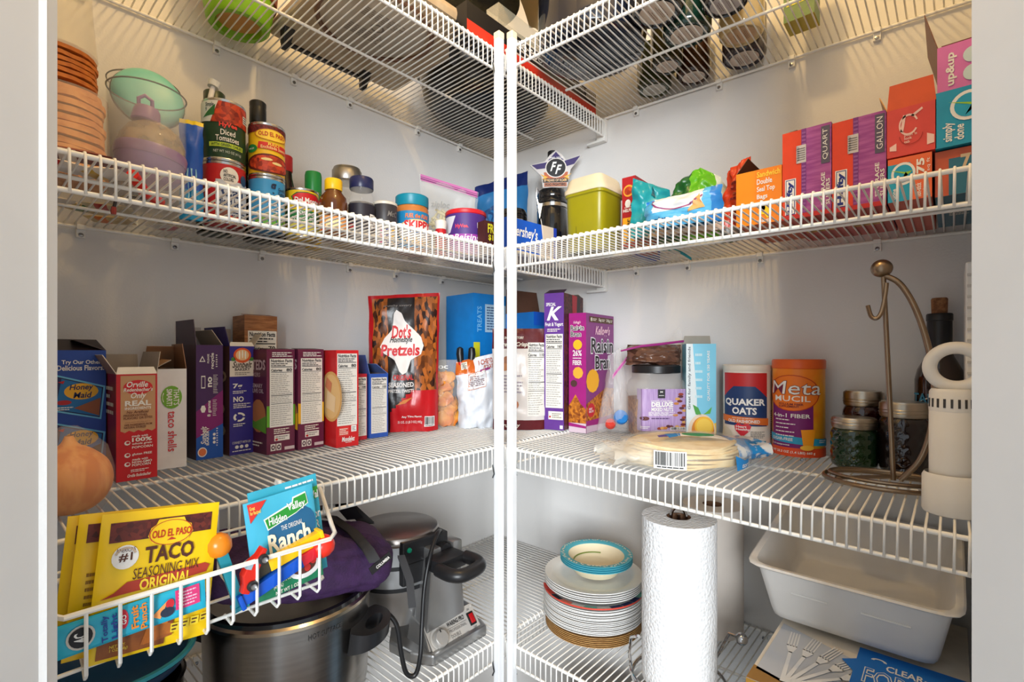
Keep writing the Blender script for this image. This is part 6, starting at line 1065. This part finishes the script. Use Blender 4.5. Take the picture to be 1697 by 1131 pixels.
# paper towel rolls and chrome holder
def towel(label, x, y, r, h, dz, m):
    t = thing('paper_towel_roll', label, 'paper towel', D('R4', x, y, dz), 0, 'paper towel rolls')
    MB().lathe([(.020, 0), (r, 0), (r * 1.0, h * .5), (r, h), (.021, h)], m, 64).build('paper', t, sharp=50)
    MB().lathe([(.0205, .0005), (.0205, h - .0005), (.0195, h - .0005), (.0195, .0005)], mat((120, 86, 62), rough=.8), 32).build('core', t); return t
TW = mat((238, 238, 238), rough=.85, vary=.01)
nt = TW.node_tree; b_ = nt.nodes['Principled BSDF']; vo = nt.nodes.new('ShaderNodeTexVoronoi'); vo.inputs['Scale'].default_value = 190; tc = nt.nodes.new('ShaderNodeTexCoord'); bp = nt.nodes.new('ShaderNodeBump'); bp.inputs['Strength'].default_value = .55; bp.inputs['Distance'].default_value = .003; bp.invert = True
nt.links.new(tc.outputs['Object'], vo.inputs['Vector']); nt.links.new(vo.outputs['Distance'], bp.inputs['Height']); nt.links.new(bp.outputs[0], b_.inputs['Normal'])
towel('front paper towel roll with embossed dots on the chrome holder', -.302, -.735, .0635, .285, .014, TW)
towel('plain paper towel roll standing behind the front one', -.071, -.712, .061, .262, .002, mat((226, 216, 206), rough=.85, vary=.02))
CHR = metal(196, 196, 198, rough=.1)
t = thing('towel_holder', 'chrome towel holder with looped top through the front roll', 'stand', D('R4', -.302, -.735), face_door(-.302, -.735))
MB().tube([(.080 * cos(2 * pi * i / 48), .080 * sin(2 * pi * i / 48), .009) for i in range(48)], .0028, CHR, 8, closed=True).build('base_ring', t)
MB().tube([(.086 * cos(2 * pi * i / 48), .086 * sin(2 * pi * i / 48), .026) for i in range(26, 44)], .0022, CHR, 8).build('upper_ring', t)
MB().tube([(0, 0, .008), (0, 0, .302)] , .003, CHR, 8).build('post', t)
MB().tube([(.013 * cos(radians(a)), 0, .296 + .020 * sin(radians(a))) for a in range(-60, 241, 20)], .0028, CHR, 8).build('top_loop', t)
MB().tube([(-.080, -.01, .010), (-.084, -.018, .05), (-.080, -.03, .085), (-.066, -.045, .098)], .0028, CHR, 8).build('side_arm', t)
MB().tube([(.055, .05, .010), (.075, .04, .06), (.085, .03, .09), (.098, .02, .092)], .0026, CHR, 8).build('tension_arm', t)
MB().lathe([(.0105 * sin(pi * k / 12), -.0105 * cos(pi * k / 12)) for k in range(13)], CHR, 22, c=(.104, .018, .090)).build('ball', t)
MB().lathe([(.0095 * sin(pi * k / 12), -.0095 * cos(pi * k / 12)) for k in range(13)], CHR, 22, c=(.078, -.03, .012)).build('foot_ball', t)
# boxes of cutlery carrying the white tub
Carton('cutlery_box', 'cream cutlery box underneath the fork box on the bottom right shelf', 'box', D('R4', -.425, -.884), -90, .232, .37, .068, card(222, 212, 196))
c = Carton('fork_box', 'cream box of clear plastic forks lying in front of the white tub', 'box', D('R4', -.425, -.884, .0686), -90, .232, .37, .070, card(226, 216, 200), sides={'T': card(228, 218, 202)})
p = c.face('T'); p.poly([(.02, .08), (.36, .02), (.50, .38), (.02, .50)], ink(186, 192, 202), 1); p.poly([(.0, .0), (.30, .0), (.22, .06), (.0, .10)], ink(150, 110, 50), 1)
FK = ink(222, 224, 226)
for i in range(5):
    a = radians(6 - i * 13); ox, oy = .17 + .012 * i, .06
    def F(x, y, a=a, ox=ox, oy=oy): return (ox + (x * cos(a) - y * sin(a)) * 1.0, oy + (x * sin(a) + y * cos(a)) * .75)
    p.poly([F(-.012, 0), F(.012, 0), F(.010, .30), F(-.010, .30)], FK, 2 + i); p.poly([F(-.010, .29), F(.010, .29), F(.030, .35), F(.030, .37), F(-.030, .37), F(-.030, .35)], FK, 2 + i)
    for k in range(4): p.poly([F(-.030 + .0165 * k, .36), F(-.021 + .0165 * k, .36), F(-.022 + .0165 * k, .52), F(-.029 + .0165 * k, .52)], FK, 2 + i)
p.poly([(.40, .36), (.47, .40), (.47, .50), (1, .50), (1, .06), (.47, .06), (.47, .30)], ink(20, 110, 200), 7); p.text('CLEAR', .62, .375, .80, .42, WHITE, lay=8); p.text('FORKS', .52, .245, .86, .36, WHITE, bold=.035, lay=8); p.text('FORKS', .525, .25, .855, .355, ink(20, 110, 200), bold=-.012, lay=9); p.text('FULL LENGTH', .56, .19, .80, .225, WHITE, lay=8); p.ring(.58, .43, .04, .02, .6, WHITE, 8, a0=0, a1=180); p.ring(.84, .40, .04, .02, .6, WHITE, 8, a0=180, a1=360); p.build('top_print', c.t)
p = c.face('F'); p.rect(.0, 0, .1, 1, ink(160, 116, 40), 1); p.build('front_print', c.t)
t = thing('storage_tub', 'large white plastic tub with flared rim on the fork box', 'tub', (-.139, -.977, .7245), 0, ry=-8.6); TB = mat((230, 227, 222), rough=.42, vary=.015)
A_ = dict(sx=.1285, sy=.1265, p=13, cap=False)
MB().lathe([(0, .0), (.80, .0), (.845, .004), (.87, .016), (.985, .096)], TB, 96, **A_).lathe([(.985, .096), (1.05, .0975), (1.07, .1005), (1.05, .103), (.985, .101)], TB, 96, **A_).lathe([(.985, .101), (.965, .095), (.85, .018), (.82, .007), (.77, .004), (0, .004)], TB, 96, **A_).build('tub_shell', t, sharp=50)
for y0, y1 in ((.072, .022), (-.02, -.078)): MB().tube([(-.1205, y0, .060), (-.1205, y1, .060)], .002, TB, 6).build('rib', t)
# ------------------------------------------------------------------ floor level, seen between the wires
t = thing('floor_bin', 'black rimmed dark bin on the floor under the plates', 'bin', (-.27, -.60, 0)); MB().lathe([(.13, 0), (.15, .36), (.16, .362), (.16, .375), (.145, .375), (.128, .02), (0, .015)], plastic(52, 50, 48), 44).build('bin_body', t)
t = thing('floor_snack_bag', 'brown and orange snack bag on the floor under the waffle maker', 'bag', (-.56, -.33, .0)); Bag('', '', '', None, 0, .2, .36, .1, lambda u, v: foilbag(150, 96, 40) if u < .4 else foilbag(90, 44, 26), seed=97, crump=.02, part='pouch', kids=t)
t = thing('floor_carton', 'pale blue storage carton on the floor under the fork box', 'box', (-.2, -.92, 0)); MB().box((-.17, -.17, 0), (.17, .16, .33), card(150, 180, 204)).build('carton_body', t, smooth=False, bevel=.004)
# ------------------------------------------------------------------ top shelves, seen from below
# lime pot
loc = D('L1', -.800, -.085); t = thing('garden_pot', 'lime green and terracotta pot near the left end of the top shelf', 'pot', loc)
MB().lathe([(0, .012), (.036, .012), (.040, .0), (.050, .0), (.054, .004), (.062, .050), (.060, .052)], mat((130, 186, 30), rough=.3), 44).build('green_saucer', t)
MB().lathe([(.0, .0105), (.0395, .0105)], mat((206, 150, 80), rough=.6), 40).build('base_disc', t)
MB().lathe([(.052, .045), (.066, .050), (.072, .13), (.068, .13), (.05, .06), (0, .055)], mat((150, 78, 50), rough=.7, rgb2=(130, 62, 40), vscale=30), 44).build('terracotta', t)
# electric griddle with black legs
t = thing('electric_griddle', 'cream electric griddle with black legs, seen from underneath', 'appliance', D('L1', -.575, -.205), 0); EN = mat((196, 180, 154), rough=.5, rgb2=(170, 148, 118), vscale=14)
MB().box((-.155, -.165, .034), (.150, .160, .062), EN).build('pan', t, bevel=.012)
MB().tube([(-.02 + .115 * cos(2 * pi * i / 48), -.03 + .10 * sin(2 * pi * i / 48), .032) for i in range(48)], .005, mat((110, 76, 54), rough=.5), 8, closed=True).build('heat_ring', t)
MB().lathe([(0, .030), (.095, .030), (.100, .034)], mat((178, 166, 148), rough=.5), 44, c=(-.02, -.03, 0)).build('base_plate', t)
p = Print(lambda u, v, e: Vector((-.08 + .12 * u, .02 - .10 * v, .0299 - e)), .12, .10); p.lines(.1, .68, .9, .95, 5, ink(120, 110, 98), 1, fill=.3); p.ring(.5, .52, .12, .12, .7, ink(120, 110, 98), 1); p.lines(.1, .05, .9, .35, 5, ink(120, 110, 98), 1, fill=.3, seed=6); p.build('base_print', t)
for x, y in ((-.135, .11), (.055, .13), (.125, -.11), (-.13, -.13)):
    MB().add([(x - .013, y - .018, .05), (x + .013, y - .018, .05), (x + .013, y + .012, .05), (x - .013, y + .012, .05), (x - .006, y + .012, .0), (x + .007, y + .012, .0), (x + .007, y + .022, .0), (x - .006, y + .022, .0)], [(3, 2, 1, 0), (4, 5, 6, 7), (0, 1, 5, 4), (1, 2, 6, 5), (2, 3, 7, 6), (3, 0, 4, 7)], plastic(30, 28, 28)).build('leg', t, smooth=False, bevel=.002)
MB().box((-.130, .150, .030), (.06, .163, .050), plastic(34, 32, 32)).build('handle_bar', t, bevel=.003)
# speckled roaster
SPK = mat((24, 24, 25), rough=.25, rgb2=(190, 190, 186), vscale=420, mix=(.70, .76))
t = thing('roasting_pan', 'black speckled enamel roaster beside the posts on the top shelf', 'pan', D('L1', -.225, -.178), 0)
MB().lathe([(0, .0), (.68, .0), (.80, .004), (.93, .03), (1.0, .09), (1.05, .092), (1.05, .098), (1.0, .098)], SPK, 64, sx=.185, sy=.160).build('pan', t)
MB().lathe([(1.0, .098), (1.0, .11), (.9, .145), (.6, .17), (0, .178)], SPK, 64, sx=.185, sy=.160).build('lid', t)
for s in (-1, 1): MB().tube([(s * .19, -.04, .095), (s * .215, -.035, .1), (s * .222, 0, .1), (s * .215, .035, .1), (s * .19, .04, .095)], .005, SPK, 8).build('handle', t)
# bbq box along the lip
c = Carton('grill_tool_box', 'long black box with red stripe and white BBQ lettering behind the lip', 'box', D('L1', -.50, -.3975), 0, .462, .04, .062, card(26, 24, 24))
p = c.face('F'); p.rect(0, 0, 1, .42, ink(200, 48, 30), 0); p.text('BBQ TOOL SET', .30, .56, .62, .88, WHITE, bold=.02); p.lines(.64, .5, .97, .9, 3, ink(190, 186, 180), 2, fill=.3); p.rect(.90, .50, .99, .90, ink(206, 200, 190), 3); [p.rect(.905 + .009 * i, .52, .909 + .009 * i, .86, BLACK, 4) for i in range(9)]; p.build('front_print', c.t)
# camouflage mesh cap on the grill box / roaster
t = thing('mesh_cap', 'camouflage mesh cap with tan brim lying above the posts', 'cap', (-.365, -.285, 1.957), 20)
MSH = mat((96, 90, 62), rough=.8, rgb2=(54, 48, 36), vscale=16, bump=.8, bscale=500)
MB().lathe([(.098, 0), (.098, .03), (.085, .07), (.055, .095), (0, .105)], MSH, 40, sx=1.1).build('crown', t)
MB().grid(lambda u, v: Vector(((u - .5) * .19 * (1 - .3 * v * v), -.095 - .075 * v * (1 - (2 * u - 1) ** 2 * .6), .006 - .03 * v * v - .03 * (2 * u - 1) ** 2)), 16, 6, mat((196, 170, 120), rough=.8)).grid(lambda u, v: Vector(((.5 - u) * .19 * (1 - .3 * v * v), -.095 - .075 * v * (1 - (2 * u - 1) ** 2 * .6), .003 - .03 * v * v - .03 * (2 * u - 1) ** 2)), 16, 6, mat((196, 170, 120), rough=.8)).build('brim', t, sharp=180)
t = thing('clear_box', 'empty clear plastic box corner above the posts', 'box', (-.335, -.365, deck('L1', -.3, -.3) + .0645), 0)
MB().box((-.06, -.018, 0), (.09, .018, .0015), CLEAR).build('base', t, smooth=False)
for a, b in (((-.06, -.018, 0), (.09, -.017, .055)), ((-.06, -.018, 0), (-.059, .018, .055)), ((.089, -.018, 0), (.09, .018, .055)), ((-.06, .017, 0), (.09, .018, .055))): MB().box(a, b, mat((206, 196, 170), rough=.08, alpha=.3, vary=0)).build('side', t, smooth=False)
# dark stock pot and slatted lid on the right top shelf
NVY = mat((22, 26, 38), rough=.12, rgb2=(30, 36, 52), vscale=10, coat=.7)
t = thing('enamel_pot', 'glossy navy enamel pot above the right posts', 'pot', D('R1', -.265, -.530), 0)
MB().lathe([(0, .0), (.095, .0), (.108, .006), (.113, .03), (.113, .20), (.118, .202), (.112, .205)], NVY, 56).build('pot_body', t)
for s in (-1, 1): MB().tube([(s * .11, -.03, .17), (s * .135, -.028, .172), (s * .142, 0, .172), (s * .135, .028, .172), (s * .11, .03, .17)], .005, NVY, 8).build('handle', t)
[MB().tube([(-.086 * sqrt(max(0, 1 - (k / 5.0) ** 2)),   .018 * k, .0006), (.086 * sqrt(max(0, 1 - (k / 5.0) ** 2)), .018 * k, .0006)], .0012, mat((40, 44, 56), rough=.4), 6).build('base_ridge', t) for k in range(-4, 5)]
# candle jars
def candle(label, x, y, r, h, col, a=.0, lab=(222, 206, 190)):
    t = thing('candle_jar', label, 'candle', D('R1', x, y), 0, 'candle jars on the top right shelf'); G = mat(col, rough=.1, vary=.1, vscale=20, coat=.6)
    MB().lathe([(0, .003), (r * .82, .003), (r * .87, .0), (r * .97, .004), (r, .012), (r, h), (r * .93, h), (r * .93, h * .9), (0, h * .9)], G, 40).build('glass', t)
    p = Print(lambda u, v, e: Vector(((.5 - u) * 1.5 * r, (v - .5) * 1.5 * r, .0026 - e)), 1.5 * r, 1.5 * r); p.ell(.5, .5, .44, .44, ink(*lab), 1, 26); p.lines(.24, .30, .76, .46, 4, ink(120, 96, 84), 2, fill=.3); p.lines(.26, .56, .74, .72, 3, ink(120, 96, 84), 2, fill=.3, seed=9); p.build('base_label', t)
candle('large black candle jar with warning label, nearest the shelf front', -.300, -.693, .048, .12, (26, 24, 24))
candle('deep green candle jar in the middle of the cluster', -.203, -.709, .046, .11, (22, 52, 42))
candle('olive candle jar left of the brown one', -.122, -.632, .035, .10, (60, 56, 34))
candle('moss green candle jar against the right wall', -.047, -.566, .040, .10, (70, 74, 44), lab=(206, 200, 186))
candle('brown candle jar against the right wall', -.045, -.660, .037, .10, (66, 40, 26))
candle('black candle jar with silver and red base label', -.245, -.797, .040, .12, (28, 26, 28), lab=(196, 190, 190))
candle('cream coloured candle jar in the row of dark ones', -.135, -.790, .041, .12, (214, 188, 136), lab=(206, 170, 130))
candle('mauve grey candle jar against the right wall', -.050, -.770, .043, .10, (66, 58, 64))
c = Carton('tea_light_box', 'green and yellow printed box behind the cream candle', 'box', D('R1', -.125, -.862), -90, .05, .05, .12, card(70, 110, 50), sides={'D': card(190, 170, 60)})
c.face('F').lines(.1, .2, .9, .9, 6, ink(206, 200, 60), 1).build('front_print', c.t)
